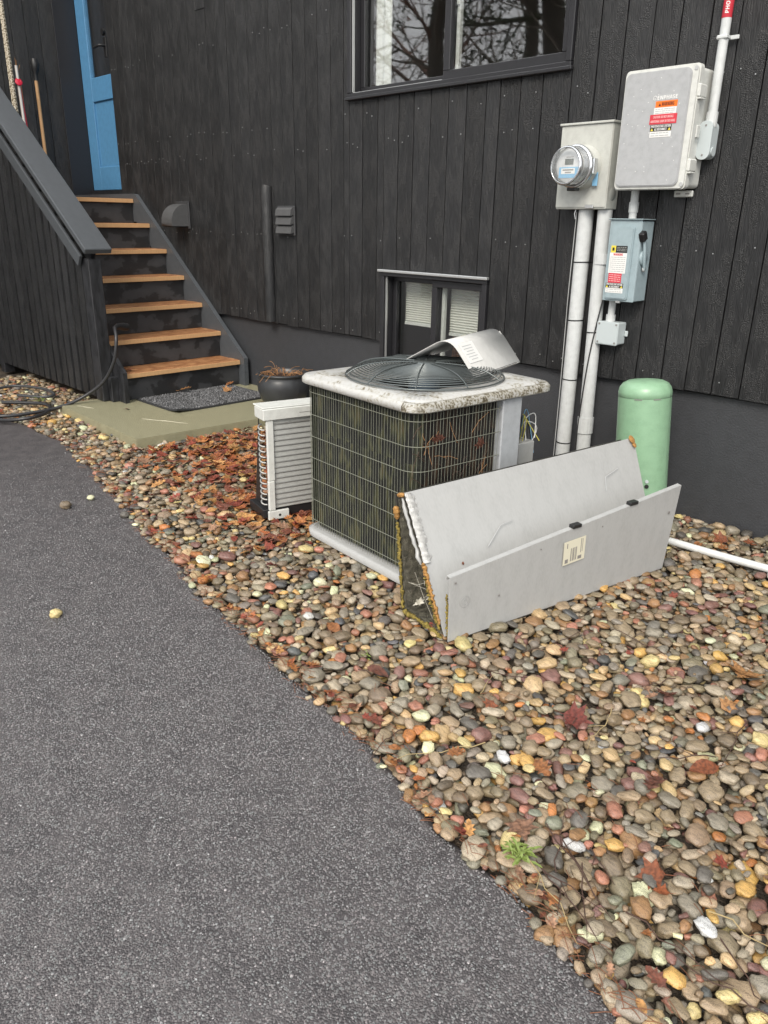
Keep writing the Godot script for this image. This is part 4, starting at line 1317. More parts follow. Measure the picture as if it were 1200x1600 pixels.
# ------------------------------------------------------------------ folded cabinet panel
func build_cabinet_panel():
	var F0 := Vector3(-0.265, 0.022, 1.854)
	var F1 := Vector3(-0.057, 0.022, 0.704)
	var t := thing("cabinet_panel", "wedge of folded grey sheet metal with torn yellow insulation lying on pebbles", "metal panel", F0)
	var ax := (F1 - F0)
	var a := ax.normalized()
	var side := a.cross(Vector3.UP).normalized()
	# a point of the left profile and its partner on the right one
	var P := func(sl: float, yl: float, sr: float, yr: float, f: float) -> Vector3:
		return (side * sl + Vector3.UP * yl).lerp(ax + side * sr + Vector3.UP * yr, f)
	var sheet := func(called: String, p: Array, q: Array, th: float, m: Material, lo := 0.0, hi := 1.0, wob := 0.0, parent: Node = t):
		var s := begin(false)
		var n := 10
		var g := []
		for i in n + 1:
			var f := lerpf(lo, hi, float(i) / n)
			var u: Vector3 = P.call(p[0], p[1], p[2], p[3], f)
			var v: Vector3 = P.call(q[0], q[1], q[2], q[3], f)
			g.append([u, v])
		var nn: Vector3 = (g[0][1] - g[0][0]).cross(ax).normalized()
		for i in n:
			var w0 := wob * sin(i * 1.3) * nn
			var w1 := wob * sin((i + 1) * 1.3) * nn
			s.set_smooth_group(1)
			qo(s, g[i][0], g[i + 1][0], g[i + 1][1] + w1, g[i][1] + w0, nn)
			s.set_smooth_group(2)
			qo(s, g[i][0] - nn * th, g[i + 1][0] - nn * th, g[i + 1][1] - nn * th + w1, g[i][1] - nn * th + w0, -nn)
			s.set_smooth_group(-1)
			qo(s, g[i][1] + w0, g[i + 1][1] + w1, g[i + 1][1] + w1 - nn * th, g[i][1] + w0 - nn * th, g[0][1] - g[0][0])
			qo(s, g[i][0], g[i + 1][0], g[i + 1][0] - nn * th, g[i][0] - nn * th, g[0][0] - g[0][1])
		s.set_smooth_group(-1)
		qo(s, g[0][0], g[0][1], g[0][1] - nn * th, g[0][0] - nn * th, -ax)
		qo(s, g[n][0], g[n][1], g[n][1] - nn * th, g[n][0] - nn * th, ax)
		return done(called, s, m, parent)
	var front: MeshInstance3D = sheet.call("front_plate", [0.0, 0.0, 0.0, 0.0], [-0.006, 0.245, 0.030, 0.385], -0.004, M.sheet_light)
	front.set_meta("label", "upright grey front plate with a paper sticker")
	sheet.call("front_lip", [-0.008, 0.2455, 0.028, 0.3855], [-0.026, 0.2475, 0.010, 0.3875], -0.004, M.sheet_light)
	sheet.call("front_return", [-0.026, 0.245, 0.010, 0.3845], [-0.028, 0.231, 0.008, 0.371], -0.003, M.sheet_light)
	var slope: MeshInstance3D = sheet.call("sloped_plate", [-0.020, 0.012, -0.020, 0.012], [-0.282, 0.468, -0.236, 0.522], -0.004, M.sheet_light)
	slope.set_meta("label", "sloping grey plate with a scuffed top edge")
	sheet.call("top_edge", [-0.2835, 0.470, -0.2375, 0.524], [-0.300, 0.462, -0.255, 0.515], -0.004, M.sheet_light)
	sheet.call("back_plate", [-0.340, 0.448, -0.300, 0.500], [-0.282, -0.014, -0.280, -0.008], 0.004, M.sheet_raw)
	sheet.call("back_insulation", [-0.332, 0.430, -0.292, 0.485], [-0.274, 0.004, -0.272, 0.004], -0.014, M.foil, 0.004, 0.99)
	sheet.call("bottom_plate", [-0.284, -0.016, -0.282, -0.010], [-0.004, -0.004, -0.004, -0.004], 0.004, M.sheet_raw)
	sheet.call("bottom_insulation", [-0.272, -0.008, -0.272, -0.004], [-0.030, 0.004, -0.030, 0.004], -0.016, M.foil, 0.006, 0.99)
	# torn insulation along the open end
	var lump := func(called: String, pts: Array, r0: float, r1: float, m: Material, n := 22, off := -0.006):
		var s := begin(false)
		var line := []
		var rad := []
		for i in n:
			var f := float(i) / (n - 1) * (pts.size() - 1)
			var k := mini(int(f), pts.size() - 2)
			var p: Vector2 = (pts[k] as Vector2).lerp(pts[k + 1], f - k)
			line.append(side * (p.x + rng.randf_range(-0.0025, 0.0025)) + Vector3.UP * (p.y + rng.randf_range(-0.002, 0.002)) + a * (off + rng.randf_range(-0.003, 0.004)))
			rad.append(rng.randf_range(r0, r1) * (0.4 if i == 0 or i == n - 1 else 1.0))
		tube(s, line, rad, 7)
		return done(called, s, m, t)
	var rb := begin(false)   # the ragged white lining peeled back over the sloping plate
	var su := (Vector3.UP * 0.456 - side * 0.262).normalized()
	var sn := side * su.y - Vector3.UP * su.dot(side)
	var prev := []
	for i in 40:
		var f := i / 39.0
		var c0 := (side * -0.281 + Vector3.UP * 0.466).lerp(side * -0.152 + Vector3.UP * 0.242, f) + sn * 0.007
		var w0 := 0.004 + rng.randf_range(-0.003, 0.003)
		var w1 := rng.randf_range(0.024, 0.038) * (0.6 if i == 0 or i > 37 else 1.0)
		var cur := [c0 - a * w0 - sn * 0.004, c0 + a * 0.008 + sn * rng.randf_range(0.002, 0.008), c0 + a * 0.018 + sn * rng.randf_range(0.001, 0.006), c0 + a * w1 - sn * 0.003]
		if i > 0:
			for k in 3: qo(rb, prev[k], prev[k + 1], cur[k + 1], cur[k], sn)
		prev = cur
	done("white_lining", rb, M.white_foam, t)
	lump.call("white_edge", [Vector2(-0.300, 0.446), Vector2(-0.175, 0.225)], 0.005, 0.009, M.sheet_light, 16, 0.0)
	lump.call("foam_strip", [Vector2(-0.155, 0.246), Vector2(-0.100, 0.150), Vector2(-0.045, 0.050)], 0.004, 0.010, M.orange_foam, 56)
	lump.call("foam_strip", [Vector2(-0.330, 0.405), Vector2(-0.318, 0.360)], 0.010, 0.014, M.orange_foam, 9)
	lump.call("foam_strip", [Vector2(-0.318, 0.452), Vector2(-0.285, 0.462)], 0.008, 0.012, M.orange_foam, 8)
	lump.call("fibre_strip", [Vector2(-0.318, 0.35), Vector2(-0.268, 0.012)], 0.002, 0.009, M.fibre, 70)
	lump.call("fibre_strip", [Vector2(-0.150, 0.19), Vector2(-0.115, 0.11), Vector2(-0.055, 0.018)], 0.002, 0.010, M.fibre, 60, 0.004)
	lump.call("fibre_strip", [Vector2(-0.262, 0.006), Vector2(-0.17, 0.012), Vector2(-0.03, 0.004)], 0.003, 0.013, M.fibre, 60)
	lump.call("fibre_strip", [Vector2(-0.026, 0.175), Vector2(-0.010, 0.015)], 0.002, 0.007, M.fibre, 40, 0.004)
	# cobweb strands and a caught scrap of leaf inside
	for i in 16:
		var s := begin(false)
		var p0 := side * rng.randf_range(-0.29, -0.20) + Vector3.UP * rng.randf_range(0.02, 0.30) + a * rng.randf_range(0.0, 0.10)
		var p1 := side * rng.randf_range(-0.20, -0.09) + Vector3.UP * rng.randf_range(0.01, 0.16) + a * rng.randf_range(0.0, 0.10)
		tube(s, [p0, p0.lerp(p1, 0.5) - Vector3.UP * 0.008, p1], 0.0007, 4)
		done("cobweb_strand", s, M.web, t)
	for q in [[-0.17, 0.09, 0.05], [-0.22, 0.05, 0.03]]:
		var o := meshed("caught_leaf", leaf_mesh(31), M.web, t)
		o.transform = Transform3D(Basis(a, 0.8) * Basis.from_scale(Vector3(0.014, 0.04, 0.032)), side * q[0] + Vector3.UP * q[1] + a * q[2])
	# sticker, holes, clips, wire and the pressed rings on the front
	var onf := func(f: float, h: float, out: float) -> Vector3:
		var lo: Vector3 = P.call(0.0, 0.0, 0.0, 0.0, f)
		var hi: Vector3 = P.call(-0.006, 0.245, 0.030, 0.385, f)
		return lo.lerp(hi, h) + side * out
	var fup := ((onf.call(0.5, 1.0, 0.0) as Vector3) - (onf.call(0.5, 0.0, 0.0) as Vector3)).normalized()
	var fn := a.cross(fup).normalized()
	var fb := Basis(a, fup, fn)
	var c: Vector3 = onf.call(0.500, 0.70, 0.0055)
	var s := begin()
	var tilt := fb * Basis(Vector3(0, 0, 1), 0.06)
	box(s, c, Vector3(0.115, 0.098, 0.001), tilt)
	var lab := done("sticker", s, M.label_cream, t)
	for r in [[-0.018, -0.012, 0.004, 0.055], [-0.010, -0.012, 0.002, 0.055], [-0.004, -0.012, 0.005, 0.055], [0.004, -0.012, 0.002, 0.055], [0.010, -0.012, 0.004, 0.055], [0.034, 0.014, 0.003, 0.06], [0.042, 0.014, 0.002, 0.055], [-0.040, 0.030, 0.004, 0.02], [-0.040, -0.034, 0.016, 0.016], [0.030, -0.034, 0.020, 0.014]]:
		var q := begin()
		box(q, c + tilt * Vector3(r[0], r[1], 0.0009), Vector3(r[2], r[3], 0.0006), tilt)
		done("print_mark", q, M.label_print, lab)
	for q in [[0.055, 0.56, 0.021], [0.055, 0.56, 0.010]]:
		var rg := begin(false)
		var pts := []
		for i in 21: pts.append((onf.call(q[0], q[1], 0.0045) as Vector3) + fb * (Vector3(cos(TAU * i / 20.0), sin(TAU * i / 20.0), 0) * q[2]))
		tube(rg, pts, 0.0006, 4, false)
		done("pressed_ring", rg, M.sheet_light, t)
	for q in [[0.018, 0.90, 0.004], [0.19, 0.46, 0.004], [0.96, 0.72, 0.006], [0.62, 0.88, 0.003], [0.35, 0.90, 0.003]]:
		var rg := begin()
		var p: Vector3 = onf.call(q[0], q[1], 0.004)
		tube(rg, [p, p + fn * 0.0012], q[2], 8)
		done("screw_hole", rg, M.label_print, t)
	for f in [0.50, 0.76]:
		var cl := begin()
		box(cl, (onf.call(f, 1.0, 0.0) as Vector3) + Vector3.UP * 0.006 - side * 0.006, Vector3(0.045, 0.014, 0.026), fb, 0.002)
		done("clip", cl, M.black_plastic, t)
	for w in [[[0.24, 0.50], [0.31, 0.62], [0.36, 0.63]], [[0.80, 0.66], [0.81, 0.76], [0.88, 0.80]]]:
		var q := begin(false)
		var pts := []
		for k in w:
			pts.append((P.call(-0.020, 0.012, -0.020, 0.012, k[0]) as Vector3).lerp(P.call(-0.282, 0.468, -0.236, 0.522, k[0]), k[1]) + side * 0.012 + Vector3.UP * 0.008)
		tube(q, pts, 0.0014, 5)
		done("bent_wire", q, M.meter_grey, t)
	# rust at the far top corner, a rust spot, and a scrape
	for k in [[-0.236, 0.520, 0.985, 0.020], [-0.224, 0.498, 0.990, 0.014], [-0.246, 0.512, 0.984, 0.012]]:
		var q := begin(false)
		var p: Vector3 = side * k[0] + Vector3.UP * k[1] + ax * k[2]
		lathe(q, [Vector2(0, 0.004), Vector2(k[3] * 0.7, 0.003), Vector2(k[3], 0)], 9, Transform3D(Basis(Vector3(0, 0, 1), -0.9), p + side * 0.006))
		done("rust_patch", q, M.orange_foam, t)
	var rs := begin(false)
	var rp: Vector3 = (P.call(-0.020, 0.012, -0.020, 0.012, 0.135) as Vector3).lerp(P.call(-0.282, 0.468, -0.236, 0.522, 0.135), 0.44)
	lathe(rs, [Vector2(0, 0.002), Vector2(0.006, 0.0)], 9, Transform3D(Basis(Vector3(0, 0, 1), -1.05), rp + side * 0.0048))
	done("rust_spot", rs, M.leaves[0], t)

# ------------------------------------------------------------------ meters, boxes and conduits on the wall
const WF := 0.0245   # face of the boards

func conduit(called: String, label: String, pts: Array, r: float, m: Material, group := "") -> Node3D:
	var base: Vector3 = pts[0]
	var t := thing(called, label, "conduit", base, 0.0, group)
	var s := begin(false)
	var q := []
	for p in pts: q.append(p - base)
	tube(s, q, r, 16)
	done("pipe", s, m, t)
	return t

func band(called: String, parent: Node, at: Vector3, r: float, high: float, m: Material, tilt := 0.0):
	var s := begin(false)
	lathe(s, [Vector2(r - 0.003, -high / 2), Vector2(r, -high / 2), Vector2(r, high / 2), Vector2(r - 0.003, high / 2)], 16, Transform3D(Basis(Vector3(0, 0, 1), tilt), at), false)
	return done(called, s, m, parent)

func sticker(parent: Node, x0: float, x1: float, y0: float, y1: float, z: float, m: Material, called := "sticker") -> MeshInstance3D:
	return bx(called, x0, x1, y0, y1, z, z + 0.0008, m, parent, 0.0)

func lines(parent: Node, x0: float, x1: float, y0: float, y1: float, z: float, n: int, m: Material):
	for k in n:
		var y := lerpf(y1, y0, (k + 0.5) / n)
		var h := (y1 - y0) / n * 0.34
		var x := x0
		while x < x1 - 0.004:
			var w := minf(rng.randf_range(0.006, 0.022), x1 - x)
			bx("print_line", x, x + w, y - h * 0.5, y + h * 0.5, z, z + 0.0005, m, parent, 0.0)
			x += w + 0.003

func build_utilities():
	# --- meter socket box with the round meter
	var t := thing("meter_box", "beige metal electric meter box with a round glass meter", "electric meter", Vector3(-1.012, 1.47, WF))
	var o := t.position
	var s := begin()
	box(s, Vector3(0, 0.193, 0.052), Vector3(0.285, 0.384, 0.104), Basis(), 0.004)
	done("box", s, M.box_beige, t)
	bx("cover", -0.1405, 0.1405, 0.010, 0.378, 0.1045, 0.1085, M.box_beige, t, 0.0015)
	bx("rain_lip", -0.148, 0.148, 0.379, 0.389, 0.0, 0.118, M.box_beige, t, 0.002)
	bx("latch", 0.035, 0.080, 0.004, 0.022, 0.1085, 0.118, M.steel_light, t, 0.002)
	s = begin(false); lathe(s, [Vector2(0.0, 0.002), Vector2(0.026, 0.002), Vector2(0.030, 0.0)], 18, Transform3D(Basis(Vector3(0, 0, 1), -PI / 2), Vector3(0.1425, 0.07, 0.052)))
	done("knockout", s, M.knockout, t)
	s = begin(false); tube(s, [Vector3(-0.03, 0.0, 0.09), Vector3(-0.035, -0.02, 0.092), Vector3(-0.03, -0.045, 0.088)], 0.003, 6); done("seal", s, M.steel_light, t)
	var mc := Vector3(0.0, 0.190, 0.0)
	var zx := Transform3D(Basis(Vector3.RIGHT, PI / 2), mc)   # lathe axis along +z
	s = begin(false); lathe(s, [Vector2(0.100, 0.108), Vector2(0.100, 0.116), Vector2(0.094, 0.122), Vector2(0.092, 0.160), Vector2(0.088, 0.166), Vector2(0.0, 0.167)], 32, zx)
	done("meter_collar", s, M.box_beige, t)
	s = begin(false); lathe(s, [Vector2(0.089, 0.168), Vector2(0.098, 0.170), Vector2(0.099, 0.182), Vector2(0.096, 0.190), Vector2(0.088, 0.192)], 32, zx)
	done("sealing_ring", s, M.chrome, t)
	bx("ring_clasp", 0.060, 0.100, 0.155, 0.225, 0.140, 0.176, M.chrome, t, 0.004)
	bx("ring_clasp", -0.030, 0.020, 0.082, 0.098, 0.150, 0.192, M.black_plastic, t, 0.004)
	bx("tag", 0.070, 0.098, 0.105, 0.165, 0.125, 0.128, M.meter_blue, t, 0.001)
	s = begin(false); lathe(s, [Vector2(0.083, 0.168), Vector2(0.083, 0.225), Vector2(0.0, 0.226)], 32, zx)
	done("meter_body", s, M.meter_grey, t)
	for k in 5:
		s = begin(false); lathe(s, [Vector2(0.0835, 0.196 + k * 0.007), Vector2(0.0855, 0.198 + k * 0.007), Vector2(0.0835, 0.200 + k * 0.007)], 28, zx)
		done("body_rib", s, M.chrome, t)
	s = begin(false); lathe(s, [Vector2(0.0, 0.228), Vector2(0.072, 0.228), Vector2(0.074, 0.226)], 32, zx)
	var face := done("meter_face", s, M.meter_face, t)
	bx("display", -0.026, 0.022, 0.196, 0.222, 0.229, 0.2305, M.lcd, face, 0.0005)
	bx("blue_panel", -0.055, 0.055, 0.138, 0.186, 0.229, 0.2300, M.meter_blue, face, 0.0)
	bx("white_panel", -0.042, 0.034, 0.156, 0.180, 0.2303, 0.2309, M.label_white, face, 0.0)
	bx("barcode", -0.034, 0.026, 0.170, 0.176, 0.2311, 0.2315, M.label_print, face, 0.0)
	bx("barcode", -0.020, 0.014, 0.160, 0.165, 0.2311, 0.2315, M.label_print, face, 0.0)
	bx("print_line", -0.020, 0.020, 0.228, 0.231, 0.2290, 0.2296, M.label_print, face, 0.0)
	s = begin(false); lathe(s, [Vector2(0.0865, 0.192), Vector2(0.0865, 0.252), Vector2(0.083, 0.262), Vector2(0.074, 0.2655), Vector2(0.0, 0.267)], 32, zx)
	done("glass_dome", s, M.meter_glass, t)
	s = begin(false); lathe(s, [Vector2(0.0868, 0.246), Vector2(0.0885, 0.252), Vector2(0.085, 0.2635), Vector2(0.0775, 0.2665), Vector2(0.0765, 0.2655)], 32, zx)
	done("rim", s, M.chrome, t)
	# --- two grey conduits down to the ground
	var c1 := conduit("conduit", "grey plastic conduit below the round meter, with four black ties", [Vector3(-1.008, -0.04, 0.068), Vector3(-1.010, 1.469, 0.068)], 0.0385, M.pvc)
	for y in [0.27, 0.62, 0.93, 1.22]: band("cable_tie", c1, Vector3(-0.001, y + 0.04, 0), 0.0400, 0.006, M.black_plastic, rng.randf_range(-0.06, 0.06))
	var c2 := conduit("conduit", "grey plastic conduit with a coupling and a thin black wire strapped to it", [Vector3(-0.878, -0.04, 0.066), Vector3(-0.905, 1.469, 0.066)], 0.0365, M.pvc)
	band("coupling", c2, Vector3(-0.008, 0.43, 0), 0.0425, 0.085, M.pvc, 0.018)
	band("coupling", c2, Vector3(-0.018, 1.28, 0), 0.0400, 0.05, M.pvc, 0.018)
	band("cable_tie", c2, Vector3(-0.018, 0.92, 0), 0.0380, 0.006, M.black_plastic, 0.05)
	s = begin(false); tube(s, smooth_path([Vector3(-0.038, 0.05, 0.03), Vector3(-0.030, 0.40, 0.038), Vector3(-0.010, 0.75, 0.040), Vector3(0.014, 0.98, 0.030), Vector3(0.022, 1.12, 0.002)], 5), 0.0035, 6)
	done("strapped_wire", s, M.rubber, c2)
	s = begin(false); tube(s, smooth_path([Vector3(-0.045, 1.50, 0.02), Vector3(-0.052, 1.10, 0.015), Vector3(-0.060, 0.95, 0.0), Vector3(-0.05, 0.62, 0.01), Vector3(-0.044, 0.02, 0.02)], 5), 0.0022, 5)
	done("ground_wire", s, M.meter_grey, c1)
	# --- combiner box
	t = thing("combiner_box", "large grey plastic solar box with orange and red warning stickers", "electrical box", Vector3(-0.632, 1.555, WF))
	s = begin()
	var cx := Transform3D()
	extr(s, rrect(0.305, 0.475, 0.018, 5, Vector2(0.008, 0.243)), 0.0, 0.118, cx)
	done("body", s, M.cover_frame, t)
	s = begin()
	extr(s, rrect(0.345, 0.490, 0.016, 5, Vector2(0, 0.243)), 0.1185, 0.150, cx)
	extr(s, rrect(0.338, 0.482, 0.020, 5, Vector2(0, 0.243)), 0.1501, 0.160, cx)
	done("lid_frame", s, M.cover_frame, t)
	s = begin()
	extr(s, rrect(0.306, 0.462, 0.026, 7, Vector2(-0.010, 0.243)), 0.1605, 0.1665, cx)
	extr(s, rrect(0.298, 0.454, 0.024, 7, Vector2(-0.010, 0.243)), 0.1666, 0.1690, cx)
	done("lid", s, M.cover_grey, t)
	for y in [0.385, 0.095]:
		var cl := bx("clip", 0.150, 0.182, y - 0.026, y + 0.026, 0.085, 0.152, M.cover_frame, t, 0.005)
		bx("clip_tab", 0.158, 0.186, y - 0.034, y - 0.027, 0.10, 0.148, M.cover_frame, cl, 0.002)
	bx("hasp", 0.1615, 0.176, 0.205, 0.255, 0.085, 0.118, M.cover_frame, t, 0.003)
	for y in [0.018, 0.468]:
		s = begin(false); tube(s, [Vector3(0.158, y, 0.150), Vector3(0.158, y, 0.1625)], 0.0085, 10); done("corner_screw", s, M.meter_grey, t)
	bx("foot_bracket", 0.060, 0.150, -0.030, -0.002, 0.006, 0.020, M.cover_frame, t, 0.004)
	bx("bracket_slot", 0.072, 0.092, -0.019, -0.013, 0.0202, 0.0210, M.label_print, t, 0.0)
	bx("bracket_slot", 0.116, 0.136, -0.019, -0.013, 0.0202, 0.0210, M.label_print, t, 0.0)
	var bx0 := -t.position.x
	var by0 := -t.position.y
	var zf := 0.1692
	text("lettering", "ENPHASE", 0.016, Vector3(-0.585 + bx0, 1.922 + by0, zf), M.label_white, t, Basis(), 0.092)
	s = begin(false)
	var lg := []
	for i in 15: lg.append(Vector3(-0.642 + bx0 + cos(TAU * i / 16.0) * 0.008, 1.922 + by0 + sin(TAU * i / 16.0) * 0.008, zf + 0.0004))
	lg.append(Vector3(-0.644 + bx0, 1.921 + by0, zf + 0.0004))
	tube(s, lg, 0.0012, 4); done("emblem", s, M.label_white, t)
	var st := sticker(t, -0.636 + bx0, -0.535 + bx0, 1.884 + by0, 1.909 + by0, zf, M.label_orange)
	text("lettering", "WARNING", 0.015, Vector3(-0.578 + bx0, 1.8965 + by0, zf + 0.0014), M.ink_dark, st, Basis(), 0.058)
	s = begin(); extr(s, PackedVector2Array([Vector2(-0.622 + bx0, 1.889 + by0), Vector2(-0.610 + bx0, 1.889 + by0), Vector2(-0.616 + bx0, 1.902 + by0)]), zf + 0.001, zf + 0.0016); done("triangle", s, M.ink_dark, st)
	st = sticker(t, -0.640 + bx0, -0.537 + bx0, 1.854 + by0, 1.8835 + by0, zf, M.label_white)
	lines(st, -0.634 + bx0, -0.543 + bx0, 1.857 + by0, 1.881 + by0, zf + 0.001, 3, M.meter_grey)
	st = sticker(t, -0.655 + bx0, -0.529 + bx0, 1.818 + by0, 1.857 + by0, zf + 0.0009, M.label_red)
	text("lettering", "CAUTION: DO NOT INSTALL", 0.010, Vector3(-0.592 + bx0, 1.846 + by0, zf + 0.0023), M.pink_text, st, Basis(), 0.095)
	text("lettering", "ADDITIONAL LOADS IN THIS PANEL", 0.010, Vector3(-0.592 + bx0, 1.829 + by0, zf + 0.0023), M.pink_text, st, Basis(), 0.115)
	st = sticker(t, -0.648 + bx0, -0.548 + bx0, 1.766 + by0, 1.817 + by0, zf, M.label_white)
	var bk := sticker(st, -0.648 + bx0, -0.548 + bx0, 1.790 + by0, 1.8165 + by0, zf + 0.0009, M.label_black, "black_band")
	text("lettering", "PHOTOVOLTAIC SYSTEM", 0.010, Vector3(-0.598 + bx0, 1.8095 + by0, zf + 0.0023), M.label_white, st, Basis(), 0.092)
	text("lettering", "AC DISCONNECT", 0.010, Vector3(-0.598 + bx0, 1.797 + by0, zf + 0.0023), M.label_white, st, Basis(), 0.058)
	for q in [-0.639, -0.557]:
		s = begin(); extr(s, PackedVector2Array([Vector2(q - 0.006 + bx0, 1.792 + by0), Vector2(q + 0.006 + bx0, 1.792 + by0), Vector2(q + bx0, 1.803 + by0)]), zf + 0.0018, zf + 0.0024); done("triangle", s, M.label_yellow, st)
	lines(st, -0.643 + bx0, -0.553 + bx0, 1.768 + by0, 1.788 + by0, zf + 0.001, 2, M.meter_grey)
	# rain drops on the lid
	s = begin(false)
	for i in 34:
		var p := Vector3(rng.randf_range(-0.15, 0.12), rng.randf_range(0.03, 0.46), 0.1690)
		lathe(s, [Vector2(0.0, 0.0012), Vector2(0.0014, 0.0007), Vector2(0.0020, 0.0)], 6, Transform3D(Basis(Vector3.RIGHT, PI / 2), p))
	var dr := done("rain_drops", s, M.label_white, t); dr.set_meta("kind", "stuff")
	# --- disconnect switch
	t = thing("disconnect_switch", "blue grey metal disconnect switch box with a black lever", "switch box", Vector3(-0.742, 1.05, WF))
	s = begin(); box(s, Vector3(0.0, 0.186, 0.054), Vector3(0.166, 0.366, 0.108), Basis(), 0.003); done("box", s, M.switch_grey, t)
	bx("cover", -0.0835, 0.0835, 0.0, 0.374, 0.1085, 0.1150, M.switch_grey, t, 0.0025)
	bx("rain_lip", -0.088, 0.090, 0.3745, 0.3795, 0.0, 0.126, M.switch_grey, t, 0.002)
	s = begin(); extr(s, rrect(0.118, 0.335, 0.010, 5, Vector2(-0.006, 0.178)), 0.1152, 0.1235, Transform3D()); extr(s, rrect(0.108, 0.325, 0.010, 5, Vector2(-0.006, 0.178)), 0.1236, 0.1270, Transform3D())
	done("raised_panel", s, M.switch_grey, t)
	bx("latch", -0.010, 0.014, -0.008, 0.004, 0.100, 0.1165, M.steel_light, t, 0.002)
	# lever on the side: round plate, arm and black grip
	var sx := Transform3D(Basis(Vector3(0, 0, 1), -PI / 2), Vector3(0.083, 0.205, 0.070))
	s = begin(false); lathe(s, [Vector2(0.0, 0.010), Vector2(0.030, 0.010), Vector2(0.034, 0.006), Vector2(0.034, 0.0)], 22, sx); done("lever_plate", s, M.switch_grey, t)
	s = begin(false); tube(s, smooth_path([Vector3(0.096, 0.150, 0.068), Vector3(0.100, 0.20, 0.085), Vector3(0.098, 0.255, 0.092), Vector3(0.094, 0.290, 0.100)], 4), 0.0075, 8); done("lever_arm", s, M.switch_grey, t)
	s = begin(); box(s, Vector3(0.092, 0.302, 0.108), Vector3(0.030, 0.046, 0.036), Basis(Vector3.RIGHT, 0.5), 0.006); done("lever_grip", s, M.black_plastic, t)
	s = begin(false); lathe(s, [Vector2(0.0, 0.006), Vector2(0.012, 0.006), Vector2(0.014, 0.0)], 14, Transform3D(Basis(Vector3(0, 0, 1), -PI / 2), Vector3(0.093, 0.155, 0.066))); done("lever_pivot", s, M.meter_grey, t)
	bx0 = -t.position.x; by0 = -t.position.y; zf = 0.1272
	st = sticker(t, -0.772 + bx0, -0.712 + bx0, 1.276 + by0, 1.308 + by0, zf, M.label_black)
	lines(st, -0.766 + bx0, -0.716 + bx0, 1.282 + by0, 1.304 + by0, zf + 0.001, 3, M.box_beige_dark)
	st = sticker(t, -0.798 + bx0, -0.773 + bx0, 1.276 + by0, 1.308 + by0, zf, M.label_yellow)
	bx("emblem", -0.791 + bx0, -0.780 + bx0, 1.285 + by0, 1.299 + by0, zf + 0.001, zf + 0.0016, M.label_black, st, 0.0)
	st = sticker(t, -0.802 + bx0, -0.711 + bx0, 1.182 + by0, 1.2755 + by0, zf, M.label_white)
	text("lettering", "WARNING", 0.011, Vector3(-0.757 + bx0, 1.268 + by0, zf + 0.0014), M.label_red, st, Basis(), 0.05)
	lines(st, -0.797 + bx0, -0.716 + bx0, 1.186 + by0, 1.260 + by0, zf + 0.001, 8, M.meter_grey)
	st = sticker(t, -0.797 + bx0, -0.727 + bx0, 1.137 + by0, 1.1815 + by0, zf, M.label_red)
	lines(st, -0.792 + bx0, -0.732 + bx0, 1.141 + by0, 1.178 + by0, zf + 0.001, 4, M.pink_text)
	st = sticker(t, -0.806 + bx0, -0.712 + bx0, 1.090 + by0, 1.1365 + by0, zf, M.label_white)
	bk = sticker(st, -0.806 + bx0, -0.712 + bx0, 1.113 + by0, 1.1363 + by0, zf + 0.0009, M.label_black, "black_band")
	text("lettering", "PHOTOVOLTAIC SYSTEM", 0.009, Vector3(-0.759 + bx0, 1.130 + by0, zf + 0.0023), M.label_white, st, Basis(), 0.086)
	text("lettering", "AC DISCONNECT", 0.009, Vector3(-0.759 + bx0, 1.1185 + by0, zf + 0.0023), M.label_white, st, Basis(), 0.055)
	for q in [-0.798, -0.720]:
		s = begin(); extr(s, PackedVector2Array([Vector2(q - 0.006 + bx0, 1.114 + by0), Vector2(q + 0.006 + bx0, 1.114 + by0), Vector2(q + bx0, 1.125 + by0)]), zf + 0.0018, zf + 0.0024); done("triangle", s, M.label_yellow, st)
	lines(st, -0.801 + bx0, -0.717 + bx0, 1.092 + by0, 1.111 + by0, zf + 0.001, 2, M.meter_grey)
	# --- small junction box
	t = thing("junction_box", "small square grey junction box with four corner screws", "junction box", Vector3(-0.800, 0.832, WF))
	s = begin(); extr(s, rrect(0.118, 0.110, 0.008, 4, Vector2(0, 0.055)), 0.0, 0.060, Transform3D()); done("box", s, M.junction, t)
	s = begin(); extr(s, rrect(0.122, 0.114, 0.009, 4, Vector2(0, 0.055)), 0.0605, 0.074, Transform3D()); extr(s, rrect(0.114, 0.106, 0.008, 4, Vector2(0, 0.055)), 0.0741, 0.0765, Transform3D()); done("lid", s, M.junction, t)
	for p in [[-0.048, 0.010], [0.048, 0.010], [-0.048, 0.100], [0.048, 0.100]]:
		s = begin(); tube(s, [Vector3(p[0], p[1], 0.0766), Vector3(p[0], p[1], 0.0785)], 0.0052, 8); done("screw", s, M.label_print, t)
	bx("mounting_ear", 0.0605, 0.078, 0.040, 0.068, 0.002, 0.012, M.junction, t, 0.003)
	# --- short conduits between the boxes
	var k1 := conduit("conduit", "short grey conduit joining the solar box to the lever switch", [Vector3(-0.752, 1.431, 0.070), Vector3(-0.752, 1.554, 0.070)], 0.0185, M.pvc)
	band("coupling", k1, Vector3(0, 0.050, 0), 0.0225, 0.046, M.pvc)
	var k2 := conduit("conduit", "short grey conduit joining the lever switch to the small junction box", [Vector3(-0.808, 0.942, 0.066), Vector3(-0.806, 1.049, 0.066)], 0.0175, M.pvc)
	band("coupling", k2, Vector3(0, 0.018, 0), 0.0235, 0.034, M.pvc)
	# --- riser with its elbow fitting
	t = conduit("conduit", "tall grey conduit with a red printed label rising beside the solar box", [Vector3(-0.435, 1.80, 0.062), Vector3(-0.432, 4.6, 0.062)], 0.0200, M.pvc)
	band("coupling", t, Vector3(0, 0.035, 0), 0.0245, 0.06, M.pvc)
